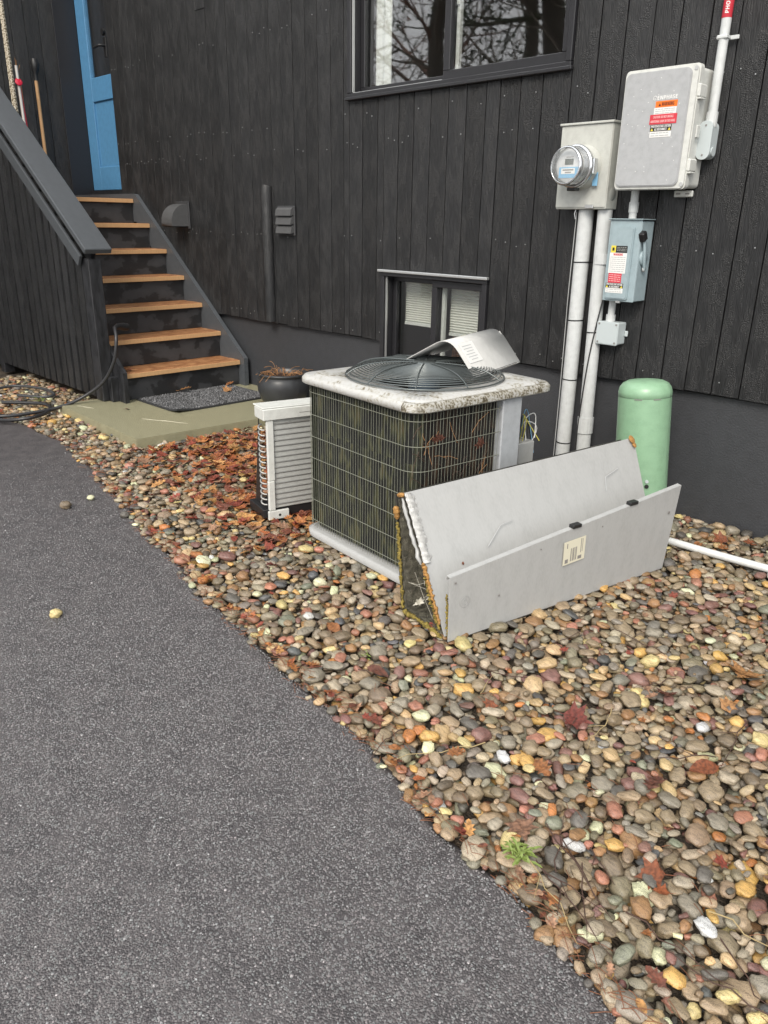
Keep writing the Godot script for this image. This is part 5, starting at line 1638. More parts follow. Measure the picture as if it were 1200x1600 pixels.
	s = begin(); box(s, Vector3(0.0, 0.345, 0.0), Vector3(0.046, 0.016, 0.046), Basis(), 0.004); box(s, Vector3(0.036, 0.345, -0.022), Vector3(0.040, 0.016, 0.006), Basis(), 0.002)
	done("strap", s, M.pvc, t)
	s = begin(false)
	lathe(s, [Vector2(0.0203, 0.415), Vector2(0.0207, 0.416), Vector2(0.0207, 0.80), Vector2(0.0203, 0.801)], 18)
	var rl := done("red_label", s, M.label_red, t)
	var vb := Basis(Vector3(0, 1, 0), Vector3(-0.95, 0, -0.31).normalized(), Vector3(-0.31, 0, 0.95).normalized())
	text("lettering", "PHOTOVOLTAIC POWER SOURCE", 0.016, Vector3(0.0068, 0.60, 0.0198), M.label_white, rl, Basis(Vector3(0, 1, 0), Vector3(-0.94, 0, 0.34).normalized(), Vector3(0.34, 0, 0.94).normalized()), 0.34)
	text("lettering", "WARNING", 0.010, Vector3(-0.010, 0.60, 0.0188), M.label_white, rl, Basis(Vector3(0, 1, 0), Vector3(-0.88, 0, -0.47).normalized(), Vector3(-0.47, 0, 0.88).normalized()), 0.10)
	t = thing("conduit_elbow", "oblong grey elbow fitting at the foot of the tall conduit", "fitting", Vector3(-0.442, 1.678, WF))
	s = begin(); extr(s, rrect(0.058, 0.150, 0.026, 8, Vector2(0, 0.075)), 0.0, 0.058, Transform3D()); done("body", s, M.junction, t)
	s = begin(); extr(s, rrect(0.062, 0.154, 0.028, 8, Vector2(0, 0.075)), 0.0585, 0.066, Transform3D()); done("cover", s, M.junction, t)
	for y in [0.016, 0.134]:
		s = begin(); tube(s, [Vector3(0, y, 0.0661), Vector3(0, y, 0.0680)], 0.0042, 8); done("screw", s, M.label_print, t)
	s = begin(false); tube(s, [Vector3(-0.042, 0.030, 0.032), Vector3(-0.020, 0.030, 0.032)], 0.021, 12); done("hub", s, M.junction, t)
	s = begin(false); tube(s, [Vector3(0.020, 0.030, 0.032), Vector3(0.034, 0.030, 0.032)], 0.019, 12); done("hub", s, M.junction, t)

func build_wall_fittings():
	# hooded duct outlet
	var t := thing("vent_hood", "black curved hooded duct outlet on the wall above the steps", "vent", Vector3(-4.97, 1.335, WF))
	var s := begin()
	var poly := PackedVector2Array([Vector2(0, 0), Vector2(0.165, 0.0)])
	for k in 9:
		var a := PI / 2 * k / 8.0
		poly.append(Vector2(0.02 + 0.145 * cos(a), 0.03 + 0.145 * sin(a)))
	poly.append(Vector2(0, 0.175))
	extr(s, poly, -0.085, 0.085, Transform3D(Basis(Vector3(0, 0, 1), Vector3.UP, Vector3(-1, 0, 0)), Vector3.ZERO), true)
	done("hood", s, M.vent_grey, t)
	bx("flange", -0.105, 0.105, -0.02, 0.195, 0.0, 0.008, M.dark_pipe, t, 0.002)
	bx("flap", -0.075, 0.075, -0.008, -0.001, 0.02, 0.15, M.black_plastic, t, 0.001)
	# louvred vent
	t = thing("louvre_vent", "square black wall vent with three sloping louvres", "vent", Vector3(-3.525, 1.295, WF))
	bx("frame", -0.100, 0.100, -0.003, 0.198, 0.0, 0.014, M.dark_pipe, t, 0.003)
	for k in 3:
		var y := 0.012 + 0.060 * k
		s = begin()
		extr(s, PackedVector2Array([Vector2(0.0142, 0.052), Vector2(0.020, 0.055), Vector2(0.036, 0.040), Vector2(0.044, 0.0), Vector2(0.040, -0.002), Vector2(0.0142, 0.006)]), -0.090, 0.090, Transform3D(Basis(Vector3(0, 0, 1), Vector3.UP, Vector3(-1, 0, 0)), Vector3(0, y, 0)))
		done("louvre", s, M.vent_grey, t)
	# black painted pipe cover running down the boards
	t = thing("line_cover", "black painted upright pipe cover beside the square wall vent", "pipe", Vector3(-3.745, 0.66, WF))
	s = begin(false); tube(s, [Vector3(0, 0.0, 0.018), Vector3(0, 0.94, 0.018), Vector3(0, 0.965, 0.010)], [0.044, 0.044, 0.040], 14); done("pipe", s, M.boards[3], t)

func build_pedestal():
	var t := thing("utility_pedestal", "pale green domed utility pedestal standing against the house wall", "pedestal", Vector3(-0.405, 0.0, 0.275))
	t.rotation.z = 0.085
	var s := begin(false)
	lathe(s, [Vector2(0.126, -0.05), Vector2(0.124, 0.30), Vector2(0.1215, 0.650)], 48)
	done("body", s, M.ped_green, t)
	s = begin(false)
	lathe(s, [Vector2(0.1205, 0.6502), Vector2(0.1222, 0.652), Vector2(0.1220, 0.672), Vector2(0.117, 0.692), Vector2(0.104, 0.710), Vector2(0.082, 0.721), Vector2(0.04, 0.727), Vector2(0.0, 0.728)], 48)
	done("cap", s, M.ped_green, t)
	for a in [1.32, 0.62]:
		s = begin(); box(s, Vector3(cos(a) * 0.1215, 0.648, sin(a) * 0.1215), Vector3(0.004, 0.004, 0.034), Basis(Vector3.UP, -a), 0.0); done("slot", s, M.label_print, t)
	var a := 0.85
	for y in [0.262, 0.238]:
		s = begin(false); tube(s, [Vector3(cos(a) * 0.122, y, sin(a) * 0.122), Vector3(cos(a) * 0.129, y, sin(a) * 0.129)], 0.010 if y < 0.25 else 0.008, 12)
		done("bolt", s, M.black_plastic if y < 0.25 else M.junction, t)
	t = thing("plastic_pipe", "thin white plastic pipe lying on pebbles beyond the metal panel", "pipe", Vector3(-0.157, 0.046, 0.448))
	s = begin(false); tube(s, smooth_path([Vector3.ZERO, Vector3(0.43, -0.004, -0.034), Vector3(1.6, -0.006, -0.16)], 5), 0.017, 12); done("pipe", s, M.pvc_white, t)

func build_pot_and_mat():
	var t := thing("flower_pot", "round dark grey flower pot with dry stems and brown soil", "flower pot", Vector3(-3.315, 0.100, 0.265))
	var s := begin(false)
	lathe(s, [Vector2(0.0, 0.002), Vector2(0.105, 0.0), Vector2(0.120, 0.006), Vector2(0.165, 0.060), Vector2(0.185, 0.120), Vector2(0.188, 0.165), Vector2(0.178, 0.205), Vector2(0.168, 0.222), Vector2(0.170, 0.230), Vector2(0.182, 0.238), Vector2(0.183, 0.248), Vector2(0.172, 0.252), Vector2(0.160, 0.246), Vector2(0.158, 0.20)], 40)
	done("bowl", s, M.pot, t)
	s = begin(false); lathe(s, [Vector2(0.159, 0.215), Vector2(0.10, 0.226), Vector2(0.0, 0.232)], 24); done("soil", s, M.pot_soil, t)
	for i in 42:
		s = begin(false)
		var a := rng.randf() * TAU
		var r := rng.randf_range(0.02, 0.15)
		var b := Vector3(cos(a) * r, 0.222, sin(a) * r)
		var d := Vector3(cos(a) + rng.randf_range(-0.9, 0.9), rng.randf_range(0.2, 0.9), sin(a) + rng.randf_range(-0.9, 0.9)).normalized()
		var L := rng.randf_range(0.06, 0.16)
		tube(s, smooth_path([b, b + d * L * 0.5 + Vector3.UP * 0.015, b + d * L - Vector3.UP * rng.randf_range(0.0, 0.06)], 4), 0.0016, 4)
		done("dry_stem", s, M.straw, t)
	# door mat
	t = thing("door_mat", "dark grey bristly door mat on the stone slab", "door mat", Vector3(-3.89, 0.1005, 0.575), 0.02)
	s = begin()
	var nx := 10
	var nz := 14
	var lift := func(u: float, v: float) -> float:   # one corner is curled
		return 0.012 + 0.020 * pow(maxf(0.0, 1.0 - Vector2(u - 1.0, v - 1.0).length() / 0.22), 1.3)
	var at := func(u: float, v: float) -> Vector3: return Vector3(lerpf(-0.285, 0.285, u), lift.call(u, v), lerpf(-0.425, 0.425, v))
	s.set_smooth_group(1)
	for i in nx:
		for k in nz:
			quad(s, at.call(float(i) / nx, float(k + 1) / nz), at.call(float(i + 1) / nx, float(k + 1) / nz), at.call(float(i + 1) / nx, float(k) / nz), at.call(float(i) / nx, float(k) / nz))
	s.set_smooth_group(-1)
	for k in nz:
		for u in [0.0, 1.0]:
			var p: Vector3 = at.call(u, float(k) / nz)
			var q: Vector3 = at.call(u, float(k + 1) / nz)
			qo(s, p, q, q - Vector3.UP * 0.0115, p - Vector3.UP * 0.0115, Vector3(u - 0.5, 0, 0))
	for i in nx:
		for v in [0.0, 1.0]:
			var p: Vector3 = at.call(float(i) / nx, v)
			var q: Vector3 = at.call(float(i + 1) / nx, v)
			qo(s, p, q, q - Vector3.UP * 0.0115, p - Vector3.UP * 0.0115, Vector3(0, 0, v - 0.5))
	done("backing", s, M.mat_base, t)
	var tuft := begin()
	for k in 3:
		var a := TAU * k / 3.0
		tri(tuft, Vector3(cos(a), 0, -sin(a)), Vector3(cos(a + 2.0), 0, -sin(a + 2.0)), Vector3(0.3, 2.2, 0.2))
	tuft.generate_normals()
	var mm := MultiMesh.new(); mm.transform_format = MultiMesh.TRANSFORM_3D; mm.use_colors = true; mm.mesh = tuft.commit(); mm.instance_count = 9000
	for i in 9000:
		var u := rng.randf_range(0.02, 0.98)
		var v := rng.randf_range(0.015, 0.985)
		mm.set_instance_transform(i, Transform3D(Basis(Vector3.UP, rng.randf() * TAU) * Basis(Vector3.RIGHT, rng.randf_range(-0.6, 0.6)) * Basis.from_scale(Vector3.ONE * rng.randf_range(0.0028, 0.0050)), at.call(u, v)))
		var g := rng.randf_range(0.04, 0.12) if rng.randf() < 0.75 else rng.randf_range(0.16, 0.30)
		mm.set_instance_color(i, Color(g, g * 1.01, g * 1.05))
	var o := MultiMeshInstance3D.new(); o.name = "bristles"; o.multimesh = mm; o.material_override = M.mat_pile; t.add_child(o, true); o.set_meta("kind", "stuff")

func build_cable():
	var t := thing("charging_cable", "thick black charging cable looping from the step post over the pebbles", "cable", Vector3(-4.26, 0.10, 1.25))
	var b := t.position
	var s := begin(false)
	var pts := [Vector3(-4.255, 0.640, 1.02), Vector3(-4.20, 0.650, 1.10), Vector3(-4.12, 0.575, 1.14), Vector3(-4.13, 0.42, 1.17), Vector3(-4.22, 0.26, 1.23), Vector3(-4.32, 0.145, 1.36), Vector3(-4.36, 0.090, 1.52), Vector3(-4.36, 0.078, 1.70), Vector3(-4.40, 0.075, 1.90), Vector3(-4.60, 0.075, 2.02), Vector3(-4.78, 0.076, 1.90)]
	var q := []
	for p in pts: q.append(p - b)
	tube(s, smooth_path(q, 7), 0.0125, 10)
	done("cord", s, M.rubber, t)
	s = begin(false)
	q = []
	for p in [Vector3(-4.85, 0.076, 1.75), Vector3(-4.60, 0.080, 1.55), Vector3(-4.42, 0.078, 1.56), Vector3(-4.28, 0.078, 1.66), Vector3(-4.22, 0.078, 1.80), Vector3(-4.34, 0.062, 1.92), Vector3(-4.55, 0.066, 2.00)]: q.append(p - b)
	tube(s, smooth_path(q, 7), 0.0125, 10)
	done("cord_loop", s, M.rubber, t)
	s = begin(false)
	q = []
	for p in [Vector3(-5.30, 0.085, 1.70), Vector3(-5.35, 0.088, 1.48), Vector3(-5.10, 0.088, 1.35), Vector3(-4.84, 0.086, 1.36), Vector3(-4.80, 0.084, 1.46), Vector3(-5.0, 0.082, 1.58)]: q.append(p - b)
	tube(s, smooth_path(q, 7), 0.0110, 10)
	done("cord_loop", s, M.dark_pipe, t)
	s = begin(false)
	tube(s, [Vector3(-4.262, 0.635, 0.975) - b, Vector3(-4.258, 0.640, 1.01) - b, Vector3(-4.225, 0.650, 1.07) - b, Vector3(-4.19, 0.645, 1.11) - b], [0.026, 0.028, 0.022, 0.015], 12)
	done("plug", s, M.black_plastic, t)

func build_landing_tools():
	var t := thing("brush", "wooden handled black brush leaning upright on the landing wall", "brush", Vector3(-6.93, 1.560, 0.338))
	var s := begin(false); tube(s, [Vector3(0, 0, 0), Vector3(-0.03, 1.04, -0.012)], 0.0165, 10); done("handle", s, M.handle_wood, t)
	s = begin(false); tube(s, [Vector3(-0.03, 1.03, -0.012), Vector3(-0.032, 1.09, -0.014), Vector3(-0.035, 1.12, -0.018), Vector3(-0.036, 1.17, -0.022), Vector3(-0.035, 1.215, -0.02)], [0.020, 0.019, 0.034, 0.042, 0.026], 10); done("bristles", s, M.black_plastic, t)
	t = thing("birch_pole", "pale speckled birch pole standing on the landing", "pole", Vector3(-6.86, 1.560, 0.590))
	s = begin(false); tube(s, [Vector3.ZERO, Vector3(0.006, 1.0, 0.004), Vector3(-0.01, 2.2, 0.0)], [0.026, 0.024, 0.021], 10); done("stem", s, M.birch, t)
	var i := 0
	for p in [[Vector3(-6.90, 1.56, 0.500), Vector3(0.0, 1.02, 0.012), M.stake_orange, "orange stake leaning behind the railing"], [Vector3(-6.86, 1.56, 0.520), Vector3(0.0, 1.12, 0.014), M.stake_white, "white stake with a round red reflector behind the railing"], [Vector3(-6.88, 1.56, 0.470), Vector3(0.0, 0.96, 0.045), M.label_red, "thin red stake leaning behind the railing"]]:
		t = thing("marker_stake", p[3], "stake", p[0])
		s = begin(false); tube(s, [Vector3.ZERO, p[1]], [0.020, 0.014, 0.009][i], 8); done("rod", s, p[2], t)
		if i == 1:
			s = begin(false); lathe(s, [Vector2(0, 0.008), Vector2(0.026, 0.008), Vector2(0.034, 0.004), Vector2(0.034, 0)], 18, Transform3D(Basis(Vector3(0, 0, 1), -1.2) , Vector3(0.014, 0.985, 0.014))); done("reflector", s, M.red_reflector, t)
			for k in 4:
				s = begin(false); tube(s, [Vector3(0, 1.05, 0.012), Vector3(0, rng.randf_range(1.12, 1.2), rng.randf_range(-0.03, 0.05))], 0.002, 4); done("frayed_tip", s, M.straw, t)
		i += 1

# ------------------------------------------------------------------ leaves, twigs, weeds, stray stones
var leaf_cache := {}

func leaf_mesh(sd: int) -> ArrayMesh:
	sd = sd % 8
	if leaf_cache.has(sd): return leaf_cache[sd]
	var r := RandomNumberGenerator.new(); r.seed = 900 + sd
	# a lobed outline about a midrib, curled
	var half := [Vector2(0.02, -1.0), Vector2(0.22, -0.72), Vector2(0.52, -0.62), Vector2(0.30, -0.34), Vector2(0.70, -0.12), Vector2(0.36, 0.10), Vector2(0.62, 0.42), Vector2(0.26, 0.44), Vector2(0.30, 0.78), Vector2(0.0, 1.0)]
	if sd % 3 == 1: half = [Vector2(0.02, -0.8), Vector2(0.45, -0.55), Vector2(0.95, -0.45), Vector2(0.62, -0.1), Vector2(0.98, 0.30), Vector2(0.45, 0.25), Vector2(0.32, 0.55), Vector2(0.18, 0.50), Vector2(0.10, 0.8), Vector2(0.0, 1.05)]
	if sd % 3 == 2: half = [Vector2(0.02, -1.0), Vector2(0.25, -0.8), Vector2(0.42, -0.5), Vector2(0.5, -0.15), Vector2(0.48, 0.15), Vector2(0.40, 0.4), Vector2(0.28, 0.65), Vector2(0.15, 0.85), Vector2(0.06, 0.95), Vector2(0.0, 1.0)]
	var cl := r.randf_range(0.15, 0.55)
	var tw := r.randf_range(-0.35, 0.35)
	var bend := r.randf_range(-0.45, 0.45)
	var lift := func(p: Vector2) -> Vector3: return Vector3(p.x, cl * p.x * p.x + bend * p.y * p.y * 0.6 + tw * p.x * p.y + 0.05 * sin(p.x * 9.0 + p.y * 7.0), p.y)
	var s := begin(false)
	for sg in [-1.0, 1.0]:
		for i in half.size() - 1:
			var a: Vector2 = half[i] * Vector2(sg * r.randf_range(0.92, 1.08), 1)
			var b: Vector2 = half[i + 1] * Vector2(sg, 1)
			var ra := Vector2(0, half[i].y)
			var rb := Vector2(0, half[i + 1].y)
			qo(s, lift.call(ra), lift.call(a), lift.call(b), lift.call(rb), Vector3.UP)
	s.set_smooth_group(2)
	tube(s, [lift.call(Vector2(0, -1.35)) + Vector3(0, 0.05, 0), lift.call(Vector2(0, -0.95)), lift.call(Vector2(0, 0.0)) + Vector3(0, 0.01, 0)], 0.025, 3, false)
	s.generate_normals()
	leaf_cache[sd] = s.commit()
	return leaf_cache[sd]

func leaf_pose(x: float, z: float, size: float) -> Transform3D:
	var y := maxf(top_over(x, z, size * 0.55), gh(x) + 0.004)
	var b := Basis(Vector3.UP, rng.randf() * TAU) * Basis(Vector3.RIGHT, rng.randf_range(-0.4, 0.4)) * Basis(Vector3.BACK, rng.randf_range(-0.35, 0.35))
	return Transform3D(b * Basis.from_scale(Vector3.ONE * size), Vector3(x, y + 0.002, z))

func fallen(x: float, z: float, size: float, m: Material, label: String, group: String, y := -1.0):
	var o := meshed("fallen_leaf", leaf_mesh(rng.randi() % 8), m, self)
	o.transform = leaf_pose(x, z, size)
	if y >= 0: o.position.y = y
	tag(o, label, "leaf", group)
	return o

func build_loose():
	# the drift of wet leaves between slab and coil: one mass
	var s := SurfaceTool.new(); s.begin(Mesh.PRIMITIVE_TRIANGLES)
	var cols := [Color(0.46, 0.14, 0.05), Color(0.56, 0.22, 0.07), Color(0.26, 0.085, 0.05), Color(0.62, 0.32, 0.11), Color(0.34, 0.075, 0.045), Color(0.50, 0.28, 0.17)]
	var pos := PackedVector3Array()
	var nor := PackedVector3Array()
	var col := PackedColorArray()
	var idx := PackedInt32Array()
	var n := 0
	while n < 1060:
		var x := rng.randf_range(-3.1, -1.35)
		var z := rng.randf_range(0.45, 2.1)
		var d := absf(z - lerpf(1.12, 1.42, (x + 3.1) / 1.5)) / 0.58
		if n > 820:
			x = rng.randf_range(-4.9, 1.1); z = rng.randf_range(0.25, 2.6); d = 0.2
			if z > edge_z(x) - 0.01 or x > z * 0.42 + 0.1: continue
			if rng.randf() < 0.5: z = edge_z(x) - absf(rng.randfn(0.0, 0.025)) - 0.005
		if rng.randf() < d * d or (x < -3.05 and x > -4.45 and z < 1.56): continue
		if x < -4.4 and z < 1.15: continue
		var size := rng.randf_range(0.022, 0.046) if n <= 820 else rng.randf_range(0.010, 0.026)
		var xf := leaf_pose(x, z, size)
		if n <= 820: xf.origin.y += rng.randf_range(0.0, 0.018) * (1.0 - d)
		var arr := leaf_mesh(rng.randi() % 8).surface_get_arrays(0)
		var vs: PackedVector3Array = arr[Mesh.ARRAY_VERTEX]
		var nn: PackedVector3Array = arr[Mesh.ARRAY_NORMAL]
		var base := pos.size()
		var c: Color = cols[rng.randi() % 6] * rng.randf_range(0.7, 1.2)
		for q in vs.size():
			pos.append(xf * vs[q]); nor.append((xf.basis.orthonormalized() * nn[q]).normalized()); col.append(c)
		if arr[Mesh.ARRAY_INDEX]:
			for q in arr[Mesh.ARRAY_INDEX]: idx.append(base + q)
		else:
			for q in vs.size(): idx.append(base + q)
		n += 1
	var arrays := []
	arrays.resize(Mesh.ARRAY_MAX)
	arrays[Mesh.ARRAY_VERTEX] = pos; arrays[Mesh.ARRAY_NORMAL] = nor; arrays[Mesh.ARRAY_COLOR] = col; arrays[Mesh.ARRAY_INDEX] = idx
	var am := ArrayMesh.new(); am.add_surface_from_arrays(Mesh.PRIMITIVE_TRIANGLES, arrays)
	tag(meshed("leaf_litter", am, M.leaf_mass, self), "drift of wet red brown leaves lying between slab and coil", "leaves", "", "stuff")
	# red brown needles and crumbs gathered along the driveway edge
	var nd := begin(false)
	for i in 900:
		var x := rng.randf_range(-3.8, 1.2)
		var z := edge_z(x) + rng.randfn(0.0, 0.018)
		if rng.randf() < 0.25: z -= rng.randf_range(0.0, 0.5)
		var y := maxf(top_over(x, z, 0.008) + 0.002, gh(x) + 0.006)
		var a := rng.randf_range(-0.9, 0.9)
		var d := Vector3(cos(a), rng.randf_range(-0.15, 0.15), sin(a)) * rng.randf_range(0.008, 0.030)
		tube(nd, [Vector3(x, y, z) - d, Vector3(x, y + 0.003, z), Vector3(x, y, z) + d], 0.0009, 3, false)
	tag(done("needle_litter", nd, M.needles), "red brown needles strewn along the driveway edge", "needles", "", "stuff")
	# single leaves one can point to
	var g := "single leaves on the pebbles"
	fallen(0.537, 1.30, 0.058, M.leaves[3], "large pale tan curled leaf on pebbles", g)
	fallen(0.455, 2.40, 0.042, M.leaves[5], "brown leaf lying against the green weed", g)
	fallen(0.30, 1.92, 0.050, M.leaves[4], "dark red leaf on the pebbles below the metal panel", g)
	fallen(0.66, 1.86, 0.048, M.leaves[0], "red brown leaf amid the bigger pebbles", g)
	fallen(0.60, 2.02, 0.046, M.leaves[2], "dark brown split leaf amid the bigger pebbles", g)
	fallen(-1.20, 1.93, 0.034, M.leaves[4], "purple red leaf on pebbles in front of the coil foot", g)
	fallen(-1.05, 1.86, 0.034, M.leaves[3], "tan leaf beneath the edge of the condenser base", g)
	fallen(-3.95, 0.34, 0.045, M.leaves[3], "orange leaf lying on the door mat", "leaves on the mat and slab", 0.130)
	fallen(-4.12, 0.62, 0.060, M.leaves[3], "big orange leaf propped against the bottom riser", "leaves on the mat and slab", 0.145)
	fallen(-4.13, 0.20, 0.036, M.leaves[1], "small orange leaf at the wall end of the bottom riser", "leaves on the mat and slab", 0.135)
	fallen(-3.62, 0.16, 0.045, M.leaves[1], "brown leaf between the mat and the flower pot", "leaves on the mat and slab", 0.112)
	fallen(-3.50, 0.30, 0.045, M.leaves[0], "dark leaf against the foot of the flower pot", "leaves on the mat and slab", 0.112)
	fallen(-3.93, 1.20, 0.022, M.leaves[2], "tiny dark leaf alone on the bare slab", "leaves on the mat and slab", 0.106)
	fallen(-4.28, 1.00, 0.040, M.leaves[0], "red leaf on the lowest wooden tread by the post", "leaves on the mat and slab", 0.318)
	for p in [[-0.06, 0.36], [0.03, 0.30], [0.10, 0.18], [-0.02, 0.22]]:
		fallen(p[0], p[1], 0.042, M.leaves[1 if p[1] > 0.25 else 0], "orange brown leaf heaped by the wall behind the metal panel", "leaves at the foundation")
	for p in [[0.085, 2.06], [-0.28, 2.18], [0.42, 1.60], [0.16, 2.30], [0.74, 2.30], [0.36, 2.18], [-0.62, 2.08], [0.58, 1.52]]:
		fallen(p[0], p[1], rng.randf_range(0.026, 0.042), M.leaves[rng.randi() % 6], "small dry brown leaf scattered on the open pebbles", "scattered leaves on the open pebbles")
	# twigs
	for i in 26:
		var x := rng.randf_range(-0.3, 1.05)
		var z := rng.randf_range(1.3, 2.55)
		if i < 9:
			x = rng.randf_range(0.55, 1.0); z = edge_z(x) - rng.randf_range(0.02, 0.35)
		if z > edge_z(x) - 0.02 or x > z * 0.42 + 0.12: continue
		var a := rng.randf() * TAU
		if i < 9: a = rng.randf_range(-0.5, 0.7)
		var L := rng.randf_range(0.10, 0.34)
		var pts := []
		for k in 7:
			var f := k / 6.0 - 0.5
			var px := x + cos(a) * L * f + rng.randf_range(-0.006, 0.006)
			var pz := z + sin(a) * L * f + rng.randf_range(-0.006, 0.006)
			pts.append(Vector3(px, maxf(top_over(px, pz, 0.012) + 0.004, gh(px) + 0.006), pz))
		var b: Vector3 = pts[3]
		var t := begin(false)
		var q := []
		for p in pts: q.append(p - b)
		tube(t, q, [0.0017, 0.0016, 0.0015, 0.0014, 0.0012, 0.0010, 0.0007], 5)
		if rng.randf() < 0.7: tube(t, [q[2], q[2] + Vector3(cos(a + 0.7), 0.12, sin(a + 0.7)) * L * 0.3], [0.0015, 0.0007], 4)
		var pale := i % 6 == 1
		var o := done("twig", t, M.straw_pale if pale else M.twig)
		o.position = b
		tag(o, "thin pale straw stalk lying over the pebbles" if pale else "thin dark bare twig lying over the pebbles", "twig", "pale stalks on the pebbles" if pale else "dark twigs on the pebbles")
	# stray bits on the driveway
	for p in [[-1.396, 2.771, 0.022, 13, "small yellow stone alone on the driveway"], [-2.488, 2.138, 0.019, 10, "pale stone on the driveway near the leaf drift"], [-2.454, 2.284, 0.026, 1, "grey stone on the driveway farther from the pebbles"], [-2.15, 2.12, 0.024, 4, "dark flat stone just over the driveway edge"], [-2.05, 2.10, 0.017, 3, "light grey stone touching the driveway edge"], [-2.28, 2.07, 0.015, 16, "small brown stone at the driveway edge by a leaf"]]:
		var am2 := ArrayMesh.new(); am2.add_surface_from_arrays(Mesh.PRIMITIVE_TRIANGLES, stone_arrays(5, int(p[2] * 1000), false))
		var o := meshed("stray_stone", am2, M.pebbles[p[3]], self)
		o.transform = Transform3D(Basis(Vector3.UP, p[0]) * Basis.from_scale(Vector3(p[2], p[2] * 0.72, p[2] * 0.9)), Vector3(p[0], gh(p[0]) + 0.004 + p[2] * 0.62, p[1]))
		tag(o, p[4], "stone", "stray stones on the driveway")
	# the weed by the kerb and a pale tuft near the cable
	weed(Vector3(0.500, top_over(0.5, 2.47, 0.02) - 0.005, 2.470), 40, 0.042, "low bright green weed at the edge of the driveway")
	weed(Vector3(-4.70, 0.075, 1.52), 9, 0.060, "tiny pale green weed beside the looped cable")
	weed(Vector3(-0.40, top_over(-0.40, 2.12, 0.02) - 0.004, 2.12), 6, 0.028, "single tiny green sprout amid the pebbles")

func weed(at: Vector3, n: int, size: float, label: String):
	var t := thing("weed", label, "weed", at)
	for i in n:
		var s := begin(false)
		var a := TAU * i / n * 3.0 + rng.randf_range(-0.4, 0.4)
		var L := size * rng.randf_range(0.3, 1.15)
		var d := Vector3(cos(a), 0, sin(a))
		var sd := Vector3(-sin(a), 0, cos(a))
		var up := rng.randf_range(0.15, 1.9)
		var root := Vector3(rng.randfn(0, 0.22), 0, rng.randfn(0, 0.22)) * size
		var bow := rng.randf_range(-1.0, 1.0)
		var prev := []
		for k in 7:
			var f := k / 6.0
			var w := size * 0.085 * sin(PI * clampf(pow(f, 1.5) * 0.93 + 0.05, 0, 1)) * (1.3 if k % 2 else 0.75)
			var p := root + d * L * f + sd * L * 0.35 * bow * f * f + Vector3.UP * (L * up * (f - 0.8 * f * f) + 0.003)
			var cur := [p - sd * w, p + Vector3.DOWN * w * 0.3, p + sd * w]
			if k > 0:
				qo(s, prev[0], prev[1], cur[1], cur[0], Vector3.UP); qo(s, prev[1], prev[2], cur[2], cur[1], Vector3.UP)
			prev = cur
		done("leaf", s, M.weed, t)

# ------------------------------------------------------------------ the wood across the driveway, which the window mirrors
func branch(s: SurfaceTool, p: Vector3, d: Vector3, L: float, r: float, depth: int, rg: RandomNumberGenerator, tips: Array):
	var pts := [p]
	var rad := [r]
	var q := p
	var dd := d
	var n := 4 if depth > 1 else 3
	for i in n:
		dd = (dd + Vector3(rg.randf_range(-0.22, 0.22), rg.randf_range(-0.06, 0.20), rg.randf_range(-0.22, 0.22))).normalized()
		q += dd * L / n
		pts.append(q); rad.append(r * (1.0 - 0.72 * (i + 1.0) / n))
	tube(s, pts, rad, 5 if depth > 1 else 3, false)
	tips.append(q)
	if depth == 0: return
	var kids := 7 if depth >= 2 else 6
	for i in kids:
		var f := rg.randf_range(0.25, 1.0)
		var k := mini(int(f * n), n - 1)
		var b: Vector3 = (pts[k] as Vector3).lerp(pts[k + 1], f * n - k)
		var side := frame_of(dd) * Vector3(cos(i * 2.4 + rg.randf()), 0, sin(i * 2.4 + rg.randf()))
		branch(s, b, (dd * 0.65 + side * 0.9).normalized(), L * rg.randf_range(0.38, 0.62), maxf(r * 0.42, 0.006), depth - 1, rg, tips)

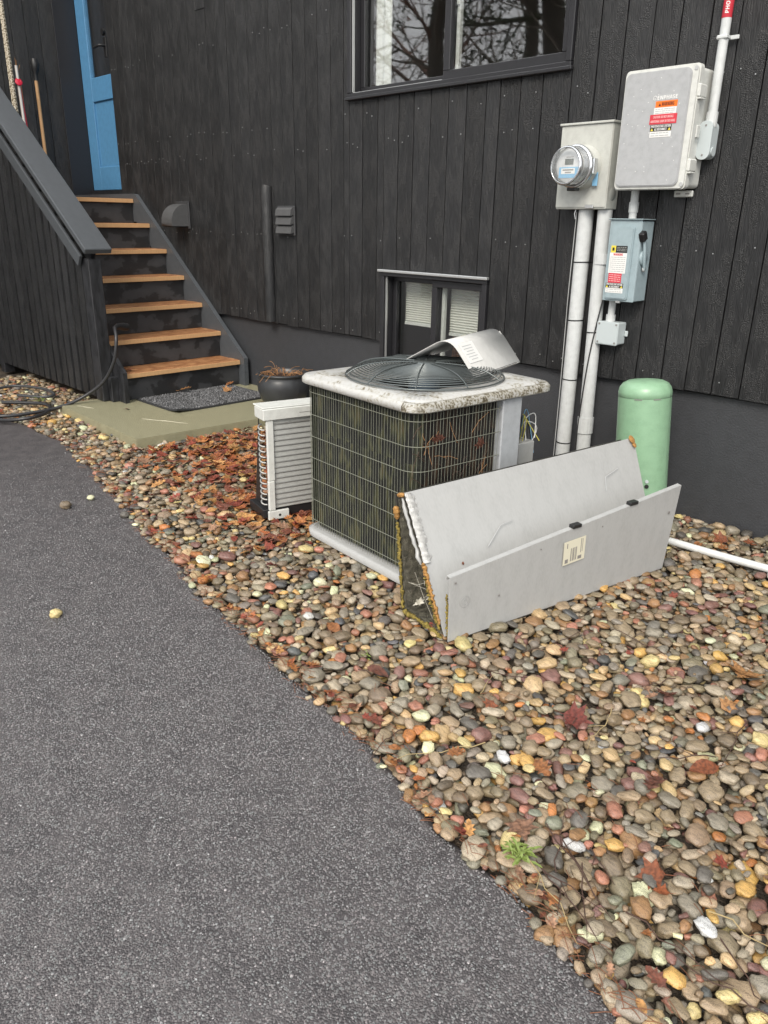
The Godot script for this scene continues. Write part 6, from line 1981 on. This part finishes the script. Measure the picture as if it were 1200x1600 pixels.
func tree(label: String, at: Vector3, h: float, r: float, kind: int, sd: int):
	var rg := RandomNumberGenerator.new(); rg.seed = sd
	var t := thing("forest_tree", label, "tree", at, 0.0, "trees across the driveway")
	var tr := begin(false)
	var pts := []
	var rad := []
	for i in 9:
		pts.append(Vector3(rg.randf_range(-0.06, 0.06) * i, h * i / 8.0, rg.randf_range(-0.06, 0.06) * i)); rad.append(r * (1.0 - 0.85 * i / 8.0))
	rad[0] = r * 1.3
	tube(tr, pts, rad, 9)
	done("trunk", tr, M.bark, t)
	var cr := begin(false)
	var tips := []
	var limbs := 11 if kind != 2 else 26
	for i in limbs:
		var f := rg.randf_range(0.16, 0.97)
		var k := mini(int(f * 8), 7)
		var p: Vector3 = (pts[k] as Vector3).lerp(pts[k + 1], f * 8 - k)
		var a := i * 2.4 + rg.randf_range(-0.4, 0.4)
		var up := rg.randf_range(0.25, 0.8) if kind != 2 else -0.15
		branch(cr, p, Vector3(cos(a), up, sin(a)).normalized(), (1.0 - f * 0.62) * h * (0.30 if kind != 2 else 0.22), r * 0.34, 2, rg, tips)
	if kind > 0:
		for q in tips:
			if rg.randf() < 0.45 and kind == 1: continue
			for i in (3 if kind == 1 else 6):
				var c: Vector3 = q + Vector3(rg.randfn(0, 0.16), rg.randfn(0, 0.12), rg.randfn(0, 0.16))
				var b := Basis(Vector3(rg.randf(), rg.randf(), rg.randf()).normalized(), rg.randf() * TAU)
				var w := 0.05 if kind == 1 else 0.03
				var l := 0.07 if kind == 1 else 0.16
				tri(cr, c + b * Vector3(-w, 0, 0), c + b * Vector3(w, 0, 0), c + b * Vector3(0, l, 0.02))
	done("crown", cr, [M.twigs_far, M.leaf_far, M.needle_far][kind], t)

func build_trees():
	var spots := [
		[-9.2, 7.6, 12.0, 0.17, 0], [-7.2, 8.2, 13.0, 0.26, 0], [-6.1, 8.6, 12.0, 0.20, 0], [-10.6, 9.4, 13.0, 0.15, 1], [-12.6, 8.6, 12.0, 0.18, 0],
		[-8.4, 10.8, 14.0, 0.22, 2], [-7.2, 11.9, 13.0, 0.20, 1], [-13.0, 11.6, 15.0, 0.2, 1], [-11.4, 13.2, 15.0, 0.24, 0],
		[-9.6, 14.6, 15.0, 0.22, 0]]
	var words := ["bare grey twiggy tree across the driveway", "tree still holding rusty brown leaves across the driveway", "dark green needled tree across the driveway"]
	var where := ["nearest the house wing", "with the thickest dark trunk", "beside the thickest trunk", "with sparse leaves", "at the woods edge", "behind the thick trunks", "with dense leaves low down", "in the second row", "in the second row beside the conifer", "in the third row"]
	for i in spots.size():
		var p: Array = spots[i]
		tree(words[p[4]] + " " + where[i], Vector3(p[0], -0.22 if p[1] > 12 else 0.0, p[1]), p[2], p[3], p[4], 500 + i)
